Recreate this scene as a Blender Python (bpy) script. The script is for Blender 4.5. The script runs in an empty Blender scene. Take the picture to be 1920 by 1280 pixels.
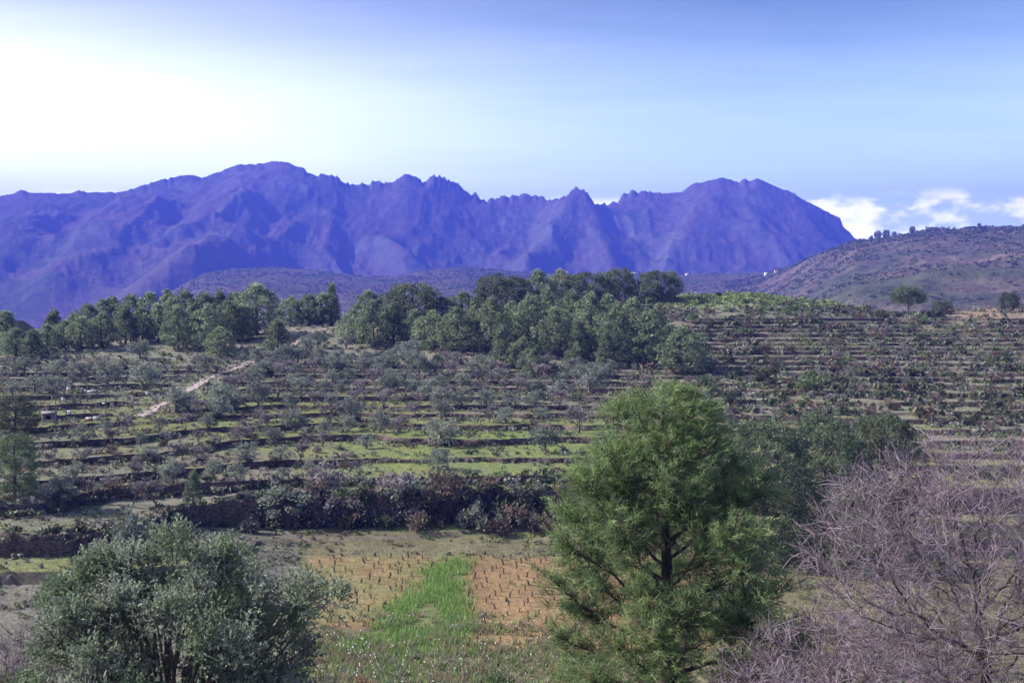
import bpy, math, random
import numpy as np
from math import radians, sin, cos

# ------------------------------------------------------------------ camera, sky, sun, exposure
scene = bpy.context.scene
F = 2059.0                      # focal length in pixels of the 1920 px wide photograph
HZ = 600.0                      # pixel row of the horizon
cam_d = bpy.data.cameras.new('camera')
cam = bpy.data.objects.new('camera', cam_d)
scene.collection.objects.link(cam)
cam_d.sensor_width = 36.0
cam_d.lens = 36.0 * F / 1920.0
cam_d.shift_y = -(640.0 - HZ) / 1920.0
cam_d.clip_start = 0.1
cam_d.clip_end = 30000
cam.location = (0, 0, 0)
cam.rotation_euler = (radians(90), 0, 0)
scene.camera = cam

SUN_AZ, SUN_EL = -84.0, 35.0    # azimuth from the view axis (+Y), negative to the left
sd = (sin(radians(SUN_AZ)) * cos(radians(SUN_EL)), cos(radians(SUN_AZ)) * cos(radians(SUN_EL)), sin(radians(SUN_EL)))
sun_l = bpy.data.lights.new('sun', 'SUN')
sun_l.energy = 5.0
sun_l.angle = radians(0.53)
sun_l.color = (1.0, 0.95, 0.87)
sun = bpy.data.objects.new('sun', sun_l)
scene.collection.objects.link(sun)
from mathutils import Vector
sun.rotation_euler = Vector(sd).to_track_quat('Z', 'Y').to_euler()

world = bpy.data.worlds.new('World')
scene.world = world
world.use_nodes = True
wt = world.node_tree
wn, wl = wt.nodes, wt.links
wn.clear()


def wnode(t, **kw):
    n = wn.new(t)
    for k, v in kw.items():
        setattr(n, k, v)
    return n


def wmath(op, a, b=None, clamp=False):
    n = wn.new('ShaderNodeMath')
    n.operation = op
    n.use_clamp = clamp
    for i, v in enumerate((a, b)):
        if v is None:
            continue
        if isinstance(v, (int, float)):
            n.inputs[i].default_value = v
        else:
            wl.new(v, n.inputs[i])
    return n.outputs[0]


def wsmooth(v, a, b):
    n = wn.new('ShaderNodeMapRange')
    n.interpolation_type = 'SMOOTHSTEP'
    wl.new(v, n.inputs['Value'])
    n.inputs['From Min'].default_value = a
    n.inputs['From Max'].default_value = b
    return n.outputs['Result']


def wnoise(vec, scale, detail=5, rough=0.55):
    n = wn.new('ShaderNodeTexNoise')
    n.inputs['Scale'].default_value = scale
    n.inputs['Detail'].default_value = detail
    n.inputs['Roughness'].default_value = rough
    wl.new(vec, n.inputs['Vector'])
    return n.outputs['Fac']


sky = wnode('ShaderNodeTexSky', sky_type='NISHITA', sun_disc=False)
sky.sun_elevation = radians(SUN_EL)
sky.sun_rotation = radians(SUN_AZ)
sky.air_density = 1.0
sky.dust_density = 0.6
sky.ozone_density = 0.6
SKY_STRENGTH = 0.055
tc = wnode('ShaderNodeTexCoord')
nrm = wnode('ShaderNodeVectorMath', operation='NORMALIZE')
wl.new(tc.outputs['Generated'], nrm.inputs[0])
sepd = wnode('ShaderNodeSeparateXYZ')
wl.new(nrm.outputs[0], sepd.inputs[0])
dx_, dy_, dz_ = sepd.outputs
dotn = wnode('ShaderNodeVectorMath', operation='DOT_PRODUCT')
wl.new(nrm.outputs[0], dotn.inputs[0])
dotn.inputs[1].default_value = sd
cs = dotn.outputs['Value']
den = wmath('ADD', wmath('MAXIMUM', dz_, 0.0), 0.10)
uv = wnode('ShaderNodeCombineXYZ')
wl.new(wmath('DIVIDE', dx_, den), uv.inputs[0])
wl.new(wmath('DIVIDE', dy_, den), uv.inputs[1])
mp = wnode('ShaderNodeMapping')
mp.inputs['Rotation'].default_value = (0, 0, radians(24))
mp.inputs['Scale'].default_value = (0.35, 1.0, 1.0)
wl.new(uv.outputs[0], mp.inputs['Vector'])
cir = wnoise(mp.outputs[0], 0.9, 7, 0.6)
hor = wsmooth(dz_, 0.36, 0.03)                       # veil thickens towards the horizon
sunw = wsmooth(cs, -0.02, 0.74)                       # and towards the sun
veil = wmath('ADD', wmath('MULTIPLY', hor, 0.72), wmath('MULTIPLY', wmath('MULTIPLY', sunw, 1.05), wmath('ADD', 0.40, wmath('MULTIPLY', wsmooth(dz_, 0.34, 0.13), 0.60))))
veil = wmath('ADD', veil, wmath('MULTIPLY', wmath('SUBTRACT', cir, 0.5), 0.65))
cir2 = wnoise(mp.outputs[0], 5.5, 8, 0.65)
veil = wmath('ADD', veil, wmath('MULTIPLY', wmath('SUBTRACT', cir2, 0.5), 0.25))
veil = wmath('MINIMUM', wmath('MAXIMUM', veil, 0.06), 1.0)
# low cumulus bank near the horizon
cl = wnode('ShaderNodeMapping')
cl.inputs['Scale'].default_value = (1, 1, 2.1)
wl.new(nrm.outputs[0], cl.inputs['Vector'])
cn = wnoise(cl.outputs[0], 19.0, 8, 0.58)
band = wmath('MULTIPLY', wsmooth(dz_, 0.150, 0.070), 0.62)
cum = wsmooth(wmath('ADD', wmath('MULTIPLY', wmath('SUBTRACT', cn, 0.5), 2.4), band), 0.34, 0.70)
cum = wmath('MULTIPLY', cum, wsmooth(dz_, 0.114, 0.102))

veil_col = wnode('ShaderNodeMix', data_type='RGBA')
veil_col.inputs['A'].default_value = (0.33, 0.385, 0.44, 1)
veil_col.inputs['B'].default_value = (0.57, 0.61, 0.66, 1)
wl.new(sunw, veil_col.inputs['Factor'])
skm = wnode('ShaderNodeMix', data_type='RGBA', blend_type='MULTIPLY')
skm.inputs['Factor'].default_value = 1.0
wl.new(sky.outputs[0], skm.inputs['A'])
skm.inputs['B'].default_value = (SKY_STRENGTH * .85, SKY_STRENGTH * 1.05, SKY_STRENGTH * .74, 1)
m1 = wnode('ShaderNodeMix', data_type='RGBA')
wl.new(veil, m1.inputs['Factor'])
wl.new(skm.outputs['Result'], m1.inputs['A'])
wl.new(veil_col.outputs['Result'], m1.inputs['B'])
m2 = wnode('ShaderNodeMix', data_type='RGBA')
wl.new(cum, m2.inputs['Factor'])
wl.new(m1.outputs['Result'], m2.inputs['A'])
m2.inputs['B'].default_value = (0.66, 0.65, 0.64, 1)
bg = wnode('ShaderNodeBackground')
# the bright milky rim of a hazy sky, all round the horizon
wl.new(wmath('ADD', wmath('MULTIPLY', wsmooth(dz_, 0.31, 0.07), 3.5), 1.0), bg.inputs['Strength'])
wl.new(m2.outputs['Result'], bg.inputs['Color'])
wo = wnode('ShaderNodeOutputWorld')
wl.new(bg.outputs[0], wo.inputs['Surface'])

vs = scene.view_settings
vs.view_transform = 'Standard'
vs.look = 'None'
vs.gamma = 1.0
vs.exposure = 1.4
vs.use_curve_mapping = False
scene.cycles.max_bounces = 5
scene.cycles.diffuse_bounces = 2
scene.cycles.glossy_bounces = 1
scene.cycles.transmission_bounces = 2
scene.cycles.volume_bounces = 0
scene.cycles.use_denoising = True

# ------------------------------------------------------------------ helpers
rng = np.random.default_rng(11)
random.seed(11)
COLL = scene.collection


def reseed(n):
    global rng
    rng = np.random.default_rng(n)
    random.seed(n)



def mesh(name, V, quads=None, tris=None, col=None, smooth=False, fmat=None):
    V = np.asarray(V, np.float32).reshape(-1, 3)
    q = np.zeros((0, 4), np.int32) if quads is None else np.asarray(quads, np.int32).reshape(-1, 4)
    t = np.zeros((0, 3), np.int32) if tris is None else np.asarray(tris, np.int32).reshape(-1, 3)
    me = bpy.data.meshes.new(name)
    me.vertices.add(len(V))
    me.vertices.foreach_set('co', V.ravel())
    loops = np.concatenate([q.ravel(), t.ravel()])
    me.loops.add(len(loops))
    me.loops.foreach_set('vertex_index', loops)
    nf = len(q) + len(t)
    me.polygons.add(nf)
    start = np.concatenate([np.arange(len(q)) * 4, len(q) * 4 + np.arange(len(t)) * 3]).astype(np.int32)
    me.polygons.foreach_set('loop_start', start)
    if smooth:
        me.polygons.foreach_set('use_smooth', np.ones(nf, bool))
    if fmat is not None:
        me.polygons.foreach_set('material_index', np.asarray(fmat, np.int32))
    if col is not None:
        c = np.ones((len(V), 4), np.float32)
        c[:, :3] = col
        a = me.attributes.new('Col', 'FLOAT_COLOR', 'POINT')
        a.data.foreach_set('color', c.ravel())
    me.update()
    me.validate()
    return me


def ob(name, me, mats=None, parent=None, loc=None):
    o = bpy.data.objects.new(name, me)
    COLL.objects.link(o)
    if mats is not None and me is not None and len(me.materials) == 0:
        for m in (mats if isinstance(mats, (list, tuple)) else [mats]):
            me.materials.append(m)
    if parent is not None:
        o.parent = parent
    if loc is not None:
        o.location = loc
    return o


def tag(o, label=None, cat=None, group=None, kind=None):
    if label:
        o['label'] = label
    if cat:
        o['category'] = cat
    if group:
        o['group'] = group
    if kind:
        o['kind'] = kind
    return o


class Buf:
    """collects vertices, quads, triangles and colours for one mesh"""
    def __init__(s):
        s.V, s.Q, s.T, s.C, s.n = [], [], [], [], 0

    def add(s, V, Q=None, T=None, C=(0.1, 0.1, 0.1)):
        V = np.asarray(V, float).reshape(-1, 3)
        if Q is not None and len(Q):
            s.Q.append(np.asarray(Q).reshape(-1, 4) + s.n)
        if T is not None and len(T):
            s.T.append(np.asarray(T).reshape(-1, 3) + s.n)
        C = np.asarray(C, float)
        s.C.append(np.broadcast_to(C, (len(V), 3)))
        s.V.append(V)
        s.n += len(V)

    def mesh(s, name, smooth=False):
        return mesh(name, np.concatenate(s.V), np.concatenate(s.Q) if s.Q else None,
                    np.concatenate(s.T) if s.T else None, np.concatenate(s.C), smooth)


def nrmz(a):
    return a / np.maximum(np.linalg.norm(a, axis=-1, keepdims=True), 1e-9)


def rdir(n, up=0.0):
    d = nrmz(rng.normal(size=(n, 3)))
    d[:, 2] += up
    return nrmz(d)


def perp(d):
    a = rng.normal(size=d.shape)
    return nrmz(np.cross(d, a))


def add_leaves(b, P, A, L, W, C):
    """rhombic leaves: centre P, long axis A"""
    n = len(P)
    L = np.broadcast_to(np.asarray(L, float), (n,))[:, None]
    W = np.broadcast_to(np.asarray(W, float), (n,))[:, None]
    B = perp(A)
    V = np.stack([P - A * L * .5, P + B * W * .5, P + A * L * .5, P - B * W * .5], 1)
    Q = np.arange(4 * n).reshape(n, 4)
    b.add(V, Q, None, np.repeat(np.broadcast_to(C, (n, 3)), 4, 0))


def add_blades(b, P, D, L, W, C):
    n = len(P)
    L = np.broadcast_to(np.asarray(L, float), (n,))[:, None]
    W = np.broadcast_to(np.asarray(W, float), (n,))[:, None]
    B = perp(D)
    V = np.stack([P - B * W * .5, P + B * W * .5, P + D * L], 1)
    b.add(V, None, np.arange(3 * n).reshape(n, 3), np.repeat(np.broadcast_to(C, (n, 3)), 3, 0))


def add_segs(b, P0, P1, R0, R1, C, n=3):
    """tapered prisms between point pairs"""
    P0, P1 = np.atleast_2d(P0), np.atleast_2d(P1)
    m = len(P0)
    R0 = np.broadcast_to(np.asarray(R0, float), (m,))
    R1 = np.broadcast_to(np.asarray(R1, float), (m,))
    d = nrmz(P1 - P0)
    h = np.where(np.abs(d[:, 2:3]) < 0.9, np.array([[0, 0, 1.0]]), np.array([[1.0, 0, 0]]))
    u = nrmz(np.cross(d, h))
    v = np.cross(d, u)
    a = np.arange(n) * 2 * np.pi / n
    ring = np.cos(a)[None, :, None] * u[:, None] + np.sin(a)[None, :, None] * v[:, None]
    V = np.concatenate([P0[:, None] + ring * R0[:, None, None], P1[:, None] + ring * R1[:, None, None]], 1)
    base = np.arange(m)[:, None] * 2 * n
    i = np.arange(n)
    j = (i + 1) % n
    Q = np.stack([base + i, base + j, base + n + j, base + n + i], -1).reshape(-1, 4)
    C = np.asarray(C, float)
    if C.ndim == 2:
        C = np.repeat(C, 2 * n, 0)
    b.add(V.reshape(-1, 3), Q, None, C)


def add_tube(b, pts, rad, C, n=6):
    """continuous tapered tube along a polyline"""
    pts = np.asarray(pts, float)
    rad = np.asarray(rad, float)
    d = nrmz(np.gradient(pts, axis=0))
    h = np.array([0.3, 0.9, 0.1]) if abs(d[0, 2]) > .8 else np.array([0, 0, 1.0])
    u = nrmz(np.cross(d, h))
    v = np.cross(d, u)
    a = np.arange(n) * 2 * np.pi / n
    V = pts[:, None] + (np.cos(a)[None, :, None] * u[:, None] + np.sin(a)[None, :, None] * v[:, None]) * rad[:, None, None]
    k = len(pts)
    Q = []
    for r in range(k - 1):
        for i in range(n):
            j = (i + 1) % n
            Q.append((r * n + i, r * n + j, (r + 1) * n + j, (r + 1) * n + i))
    b.add(V.reshape(-1, 3), Q, None, C)


def _hash(ix, iy, s):
    h = (ix.astype(np.int64) * 374761393 + iy.astype(np.int64) * 668265263 + s * 1274126177) & 0xFFFFFFFF
    h = ((h ^ (h >> 13)) * 1274126177) & 0xFFFFFFFF
    h = (h ^ (h >> 16)) & 0xFFFF
    return h / 65535.0


def vnoise(x, y, s=0):
    x, y = np.asarray(x, float), np.asarray(y, float)
    ix, iy = np.floor(x), np.floor(y)
    fx, fy = x - ix, y - iy
    ux, uy = fx * fx * fx * (fx * (fx * 6 - 15) + 10), fy * fy * fy * (fy * (fy * 6 - 15) + 10)
    a, b_, c, d = _hash(ix, iy, s), _hash(ix + 1, iy, s), _hash(ix, iy + 1, s), _hash(ix + 1, iy + 1, s)
    return (a * (1 - ux) + b_ * ux) * (1 - uy) + (c * (1 - ux) + d * ux) * uy


def fbm(x, y, s=0, o=4, g=0.5):
    t, amp, tot = 0, 1.0, 0
    for i in range(o):
        t = t + amp * (vnoise(np.asarray(x) * 2 ** i + 17.3 * i, np.asarray(y) * 2 ** i - 9.1 * i, s + i) - .5)
        tot += amp
        amp *= g
    return t / tot * 2          # about -1..1


def ridged(x, y, s=0, o=5):
    t, amp, tot = 0, 1.0, 0
    for i in range(o):
        t = t + amp * (1 - np.abs(2 * vnoise(np.asarray(x) * 2 ** i + 31 * i, np.asarray(y) * 2 ** i + 7 * i, s + i) - 1))
        tot += amp
        amp *= .5
    return t / tot


def sstep(a, b, x):
    t = np.clip((x - a) / (b - a), 0, 1)
    return t * t * (3 - 2 * t)


def ordinal(n):
    w = ['zeroth', 'first', 'second', 'third', 'fourth', 'fifth', 'sixth', 'seventh', 'eighth', 'ninth', 'tenth', 'eleventh', 'twelfth',
         'thirteenth', 'fourteenth', 'fifteenth', 'sixteenth', 'seventeenth', 'eighteenth', 'nineteenth', 'twentieth']
    if n <= 20:
        return w[n]
    tens = {2: 'twenty', 3: 'thirty', 4: 'forty', 5: 'fifty', 6: 'sixty', 7: 'seventy', 8: 'eighty', 9: 'ninety'}
    t, u = divmod(n, 10)
    return (tens[t][:-1] + 'ieth') if u == 0 else tens[t] + '-' + w[u]


# ------------------------------------------------------------------ materials
def mat(name, build):
    m = bpy.data.materials.new(name)
    m.use_nodes = True
    nt = m.node_tree
    nt.nodes.clear()
    out = nt.nodes.new('ShaderNodeOutputMaterial')
    build(nt, out)
    return m


def N(nt, t, **inp):
    n = nt.nodes.new(t)
    for k, v in inp.items():
        n.inputs[k.replace('_', ' ')].default_value = v
    return n


def coords(nt):
    return N(nt, 'ShaderNodeNewGeometry').outputs['Position']


def noise(nt, vec, scale, detail=4, rough=.6):
    n = N(nt, 'ShaderNodeTexNoise', Scale=scale, Detail=detail, Roughness=rough)
    nt.links.new(vec, n.inputs['Vector'])
    return n.outputs['Fac']


def mixc(nt, fac, a, b, mode='MIX'):
    n = nt.nodes.new('ShaderNodeMix')
    n.data_type = 'RGBA'
    n.blend_type = mode
    for s, v in (('Factor', fac), ('A', a), ('B', b)):
        if isinstance(v, (int, float)):
            n.inputs[s].default_value = v
        elif isinstance(v, tuple):
            n.inputs[s].default_value = v if len(v) == 4 else v + (1,)
        else:
            nt.links.new(v, n.inputs[s])
    return n.outputs['Result']


def ramp(nt, v, a, b):
    n = nt.nodes.new('ShaderNodeMapRange')
    n.interpolation_type = 'SMOOTHSTEP'
    nt.links.new(v, n.inputs['Value'])
    n.inputs['From Min'].default_value = a
    n.inputs['From Max'].default_value = b
    return n.outputs['Result']


def b_foliage(trans, rough):
    def f(nt, out):
        at = nt.nodes.new('ShaderNodeAttribute')
        at.attribute_name = 'Col'
        oi = nt.nodes.new('ShaderNodeObjectInfo')
        hs = N(nt, 'ShaderNodeHueSaturation')
        mr = nt.nodes.new('ShaderNodeMapRange')
        nt.links.new(oi.outputs['Random'], mr.inputs['Value'])
        mr.inputs['To Min'].default_value = 1.0
        mr.inputs['To Max'].default_value = 1.55
        nt.links.new(mr.outputs[0], hs.inputs['Value'])
        hs.inputs['Saturation'].default_value = .92
        mh = nt.nodes.new('ShaderNodeMapRange')
        fr = nt.nodes.new('ShaderNodeMath')
        fr.operation = 'FRACT'
        mu = nt.nodes.new('ShaderNodeMath')
        mu.operation = 'MULTIPLY'
        mu.inputs[1].default_value = 7.31
        nt.links.new(oi.outputs['Random'], mu.inputs[0])
        nt.links.new(mu.outputs[0], fr.inputs[0])
        nt.links.new(fr.outputs[0], mh.inputs['Value'])
        mh.inputs['To Min'].default_value = .488
        mh.inputs['To Max'].default_value = .52
        nt.links.new(mh.outputs[0], hs.inputs['Hue'])
        nt.links.new(at.outputs['Color'], hs.inputs['Color'])
        p = N(nt, 'ShaderNodeBsdfPrincipled', Roughness=rough)
        p.inputs['Specular IOR Level'].default_value = .35
        nt.links.new(hs.outputs[0], p.inputs['Base Color'])
        tr = nt.nodes.new('ShaderNodeBsdfTranslucent')
        nt.links.new(hs.outputs[0], tr.inputs['Color'])
        mx = N(nt, 'ShaderNodeMixShader', Fac=trans)
        nt.links.new(p.outputs[0], mx.inputs[1])
        nt.links.new(tr.outputs[0], mx.inputs[2])
        nt.links.new(mx.outputs[0], out.inputs['Surface'])
    return f


M_LEAF = mat('foliage', b_foliage(.42, .6))
M_OLIVE = mat('olive_foliage', b_foliage(.32, .75))
M_GRASS = mat('grass_blades', b_foliage(.35, .6))


def b_attr(scale, lo, hi, bump):
    def f(nt, out):
        at = nt.nodes.new('ShaderNodeAttribute')
        at.attribute_name = 'Col'
        pos = coords(nt)
        n1 = noise(nt, pos, scale, 6, .7)
        g = nt.nodes.new('ShaderNodeMapRange')
        nt.links.new(n1, g.inputs['Value'])
        g.inputs['From Min'].default_value = .25
        g.inputs['From Max'].default_value = .75
        g.inputs['To Min'].default_value = lo
        g.inputs['To Max'].default_value = hi
        c = mixc(nt, 1.0, at.outputs['Color'], g.outputs[0], 'MULTIPLY')
        p = N(nt, 'ShaderNodeBsdfPrincipled', Roughness=.95)
        p.inputs['Specular IOR Level'].default_value = .1
        nt.links.new(c, p.inputs['Base Color'])
        if bump:
            bp = N(nt, 'ShaderNodeBump', Strength=.8, Distance=bump)
            nt.links.new(n1, bp.inputs['Height'])
            nt.links.new(bp.outputs[0], p.inputs['Normal'])
        nt.links.new(p.outputs[0], out.inputs['Surface'])
    return f


M_GROUND = mat('hillside_soil', b_attr(1.7, .55, 1.45, .15))
M_FAR = mat('far_slopes', b_attr(.045, .35, 1.65, 9.0))
M_ROCK = mat('mountain_rock', b_attr(.03, .6, 1.4, 14.0))
M_BARK = mat('bark', b_attr(14, .6, 1.4, .01))


def b_wall(nt, out):
    pos = coords(nt)
    mpn = nt.nodes.new('ShaderNodeMapping')
    mpn.inputs['Scale'].default_value = (3.5, 3.5, 6.5)
    nt.links.new(pos, mpn.inputs['Vector'])
    vo = nt.nodes.new('ShaderNodeTexVoronoi')
    nt.links.new(mpn.outputs[0], vo.inputs['Vector'])
    vo.inputs['Scale'].default_value = 1.0
    vo.inputs['Randomness'].default_value = 1.0
    n1 = noise(nt, pos, .7, 8, .75)
    n2 = noise(nt, pos, 5.0, 6, .8)
    c = mixc(nt, ramp(nt, n1, .35, .65), (.11, .066, .052), (.19, .145, .12))
    c = mixc(nt, ramp(nt, n2, .45, .7), c, (.055, .06, .035))
    c = mixc(nt, ramp(nt, vo.outputs['Distance'], .30, .95), c, (.035, .024, .02))
    p = N(nt, 'ShaderNodeBsdfPrincipled', Roughness=.95)
    bp = N(nt, 'ShaderNodeBump', Strength=1.0, Distance=.15)
    nt.links.new(n2, bp.inputs['Height'])
    nt.links.new(bp.outputs[0], p.inputs['Normal'])
    nt.links.new(c, p.inputs['Base Color'])
    nt.links.new(p.outputs[0], out.inputs['Surface'])


M_WALL = mat('dry_stone', b_wall)


def b_plain(colr, rough=.8, var=.25, scale=3.0):
    def f(nt, out):
        n1 = noise(nt, coords(nt), scale, 5)
        d = tuple(max(0, x * (1 - var)) for x in colr)
        u = tuple(min(.95, x * (1 + var)) for x in colr)
        c = mixc(nt, ramp(nt, n1, .3, .7), d, u)
        p = N(nt, 'ShaderNodeBsdfPrincipled', Roughness=rough)
        nt.links.new(c, p.inputs['Base Color'])
        nt.links.new(p.outputs[0], out.inputs['Surface'])
    return f


M_BANK = mat('earth_bank', b_plain((.12, .098, .068), .95, .4, 2.0))
M_PATH = mat('pale_track', b_plain((.33, .26, .23), .95, .5, 2.2))
M_WHITE = mat('white_paint', b_plain((.78, .77, .74), .7, .08, 2.0))
M_ROOF = mat('roof_tiles', b_plain((.30, .14, .09), .9, .25, 2.0))
M_DARK = mat('dark_opening', b_plain((.03, .03, .035), .6, .2, 2.0))
M_WOOD = mat('weathered_wood', b_plain((.15, .11, .085), .9, .3, 8.0))
M_METAL = mat('grey_metal', b_plain((.35, .36, .38), .45, .15, 5.0))
M_RED = mat('red_plastic', b_plain((.45, .08, .07), .6, .15, 5.0))
M_RUBBLE = mat('rubble_stone', b_plain((.17, .15, .145), .95, .35, 5.0))

# ------------------------------------------------------------------ near terrain: slope, valley floor, terraced hill
NEAR = [(0, -1.7), (4, -2.6), (10, -5.2), (18, -8.2), (26, -11.0), (40, -15.6), (52, -18.2), (60, -18.5)]
PROF = {
    0: [(74, -18.5), (78.5, -17.3), (82, -15.4), (87, -14.5), (100, -13.3), (115, -12.2), (130, -11), (150, -9.3), (170, -7.6), (190, -5.2), (206, -4.0), (225, -5), (260, -12), (310, -27)],
    600: [(89, -18.5), (93, -17.3), (96.5, -15.2), (100, -14.6), (112, -13.9), (125, -13), (140, -11.6), (155, -10.2), (170, -8.5), (185, -6), (205, -2.6), (222, -1.2), (240, -2.5), (270, -9), (310, -24)],
    1000: [(93, -18.5), (96, -17.6), (99.5, -15.0), (103, -14.6), (113, -14), (126, -13.2), (140, -11.8), (155, -10.4), (172, -8.2), (185, -5.5), (205, -1.0), (225, 2.5), (238, 3.6), (260, 1), (310, -16)],
    1400: [(95, -18.5), (100, -16.5), (106, -15), (115, -14), (128, -12.8), (140, -11.4), (155, -9.6), (170, -7.6), (190, -4.2), (210, -.2), (228, 4.2), (240, 5.4), (262, 3.5), (310, -10)],
    1700: [(95, -18.5), (100, -16.5), (108, -14.8), (118, -13.4), (130, -11.8), (145, -10.2), (160, -8.6), (180, -5.8), (200, -2.9), (222, .2), (240, 1.0), (262, -.5), (310, -12)],
    1920: [(95, -18.5), (100, -16.5), (108, -14.8), (118, -13.4), (130, -11.8), (145, -10.0), (160, -8.2), (180, -5.4), (200, -2.4), (222, .8), (245, 2.8), (262, 2.2), (310, -10)],
}
PXK = np.array(sorted(PROF))
DG = np.concatenate([np.arange(0, 60, 1.0), np.arange(60, 311, .5)])
_tab = []
for k in PXK:
    pts = NEAR + PROF[k]
    z = np.interp(DG, [p[0] for p in pts], [p[1] for p in pts])
    ker = np.exp(-np.linspace(-2, 2, 9) ** 2)
    ker /= ker.sum()
    z2 = np.convolve(np.pad(z, 4, 'edge'), ker, 'valid')
    _tab.append(z2)
_tab = np.array(_tab)


def base_z(x, d):
    x, d = np.broadcast_arrays(np.asarray(x, float), np.asarray(d, float))
    px = np.clip(960 + F * x / np.maximum(d, 1.0), PXK[0], PXK[-1] - .01)
    i = np.clip(np.searchsorted(PXK, px, 'right') - 1, 0, len(PXK) - 2)
    f = (px - PXK[i]) / (PXK[i + 1] - PXK[i])
    f = f * f * (3 - 2 * f)
    di = np.clip(np.where(d < 60, d, 60 + (d - 60) * 2), 0, len(DG) - 1.001)
    j = di.astype(int)
    g = di - j
    z0 = _tab[i, j] * (1 - g) + _tab[i, j + 1] * g
    z1 = _tab[i + 1, j] * (1 - g) + _tab[i + 1, j + 1] * g
    z = z0 * (1 - f) + z1 * f
    amp = .05 + .33 * sstep(92, 112, d)
    z = z + amp * fbm(x / 26, d / 26, 3, 4) + .5 * amp * fbm(x / 7, d / 9, 8, 3)
    z = z + sstep(195, 230, d) * .9 * fbm(x / 13, d / 13, 21, 3)
    return z


def pix_hit(px, py, d0=56.0, d1=300.0, fn=None):
    d = np.arange(d0, d1, .2)
    x = (px - 960) / F * d
    g = (fn or base_z)(x, d)
    hit = np.nonzero(g >= (HZ - py) / F * d)[0]
    dd = d[hit[0]] if len(hit) else d1 - 80
    return (px - 960) / F * dd, dd


PATH_PX = [(262, 782), (300, 762), (345, 738), (400, 706), (440, 692), (475, 678), (510, 664), (545, 650), (575, 632), (600, 620), (626, 614)]
PATH_W = np.array([pix_hit(*p) for p in PATH_PX])
PATH_W = np.stack([np.interp(np.linspace(0, 1, 180), np.linspace(0, 1, len(PATH_W)), PATH_W[:, i]) for i in (0, 1)], 1)


def path_dist(x, d):
    sh = np.shape(x)
    x, d = np.ravel(x), np.ravel(d)
    best = np.full(len(x), 1e9)
    for p in PATH_W:
        best = np.minimum(best, (x - p[0]) ** 2 + (d - p[1]) ** 2)
    return np.sqrt(best).reshape(sh)


LEV = [-18.05]
_r = random.Random(5)
for target, st in ((-16.9, (1.55, 1.6)), (-15.0, (1.75, 1.8)), (-7.4, (.5, .74)), (1.2, (.58, .85))):
    while LEV[-1] < target:
        LEV.append(LEV[-1] + _r.uniform(*st))
LEV = np.array(LEV)
NC = 760
TC = np.linspace(-.62, .62, NC)
PXC = 960 + F * TC


def terr_mask(x, d, zb):
    px = 960 + F * x / d
    rightm = sstep(1180, 1330, px)
    top = -7.3 + 8.0 * rightm
    s = 1 - sstep(top - .8, top + .4, zb)
    s = s * (1 - .1 * rightm)
    s = s * np.maximum(np.clip(.95 + .75 * fbm(x / 17, d / 3.2, 444, 2), .3, 1.0), 1 - sstep(-14.9, -14.4, zb))
    s = s * sstep(2.0, 6.0, path_dist(x, d))
    return s


dd_f = np.arange(72.0, 248.0, .25)
XX = TC[:, None] * dd_f[None]
ZB = base_z(XX, np.broadcast_to(dd_f, XX.shape))
ZA = np.maximum.accumulate(ZB, axis=1)
DK = np.zeros((NC, len(LEV)))
for i in range(NC):
    za = ZA[i] + np.arange(len(dd_f)) * 1e-6
    DK[i] = np.interp(LEV, za, dd_f)
    DK[i][LEV > za[-1]] = 247.5
    DK[i][LEV < za[0]] = 72.0
DK = np.maximum.accumulate(DK + np.arange(len(LEV)) * .02, axis=1)
TREAD = np.concatenate([[LEV[0] - .45], (LEV[:-1] + LEV[1:]) / 2, [LEV[-1] + .4]])   # TREAD[k] lies below LEV[k]
TREADC = np.repeat(TREAD[None], NC, 0)       # per column: one tall bank above the vineyard, low steps towards the hut side
_bw = sstep(330, 520, PXC)
for _k, _v in ((1, -17.85), (2, -15.05)):
    TREADC[:, _k] = TREADC[:, _k] * (1 - _bw) + _v * _bw

cols_d, cols_z, rk = [], [], []        # per row arrays over columns


def row(d, z, tagv):
    cols_d.append(d)
    cols_z.append(z)
    rk.append(tagv)


for d in np.concatenate([np.arange(1.0, 54, 1.5), np.arange(54, 72, .4)]):
    dc = np.full(NC, d)
    row(dc, base_z(TC * dc, dc), 0)
prev = np.full(NC, 72.0)
for k in range(len(LEV) + 1):
    nxt = DK[:, k] if k < len(LEV) else np.full(NC, 249.0)
    n_in = 3 if k else 14
    span = np.maximum(nxt - .30 - (prev + .05), .01)
    for q in range(n_in + 1):
        dc = prev + .05 + span * q / n_in
        zb = base_z(TC * dc, dc)
        s = terr_mask(TC * dc, dc, zb)
        zt = TREADC[:, k] + .12 * (zb - TREADC[:, k])
        if k == 0:
            zt = zb
            s = s * 0
        if k == len(LEV):
            s = s * 0
        row(dc, zb * (1 - s) + zt * s, 1 if (q == 0 and k) else 0)
    prev = nxt
for d in np.concatenate([np.arange(251, 311, 2.0)]):
    dc = np.full(NC, d)
    row(dc, base_z(TC * dc, dc), 0)
TD = np.array(cols_d).T
TD = np.maximum.accumulate(TD + np.arange(TD.shape[1]) * 1e-4, axis=1)
TZ = np.array(cols_z).T
TX = TC[:, None] * TD
NR = TD.shape[1]


def gz(x, d):
    """height of the terrain mesh at a ground point"""
    x, d = np.broadcast_arrays(np.atleast_1d(np.asarray(x, float)), np.atleast_1d(np.asarray(d, float)))
    ci = np.clip(np.rint((x / d - TC[0]) / (TC[1] - TC[0])).astype(int), 0, NC - 1)
    return np.array([np.interp(d[i], TD[ci[i]], TZ[ci[i]]) for i in range(len(x))])


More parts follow.
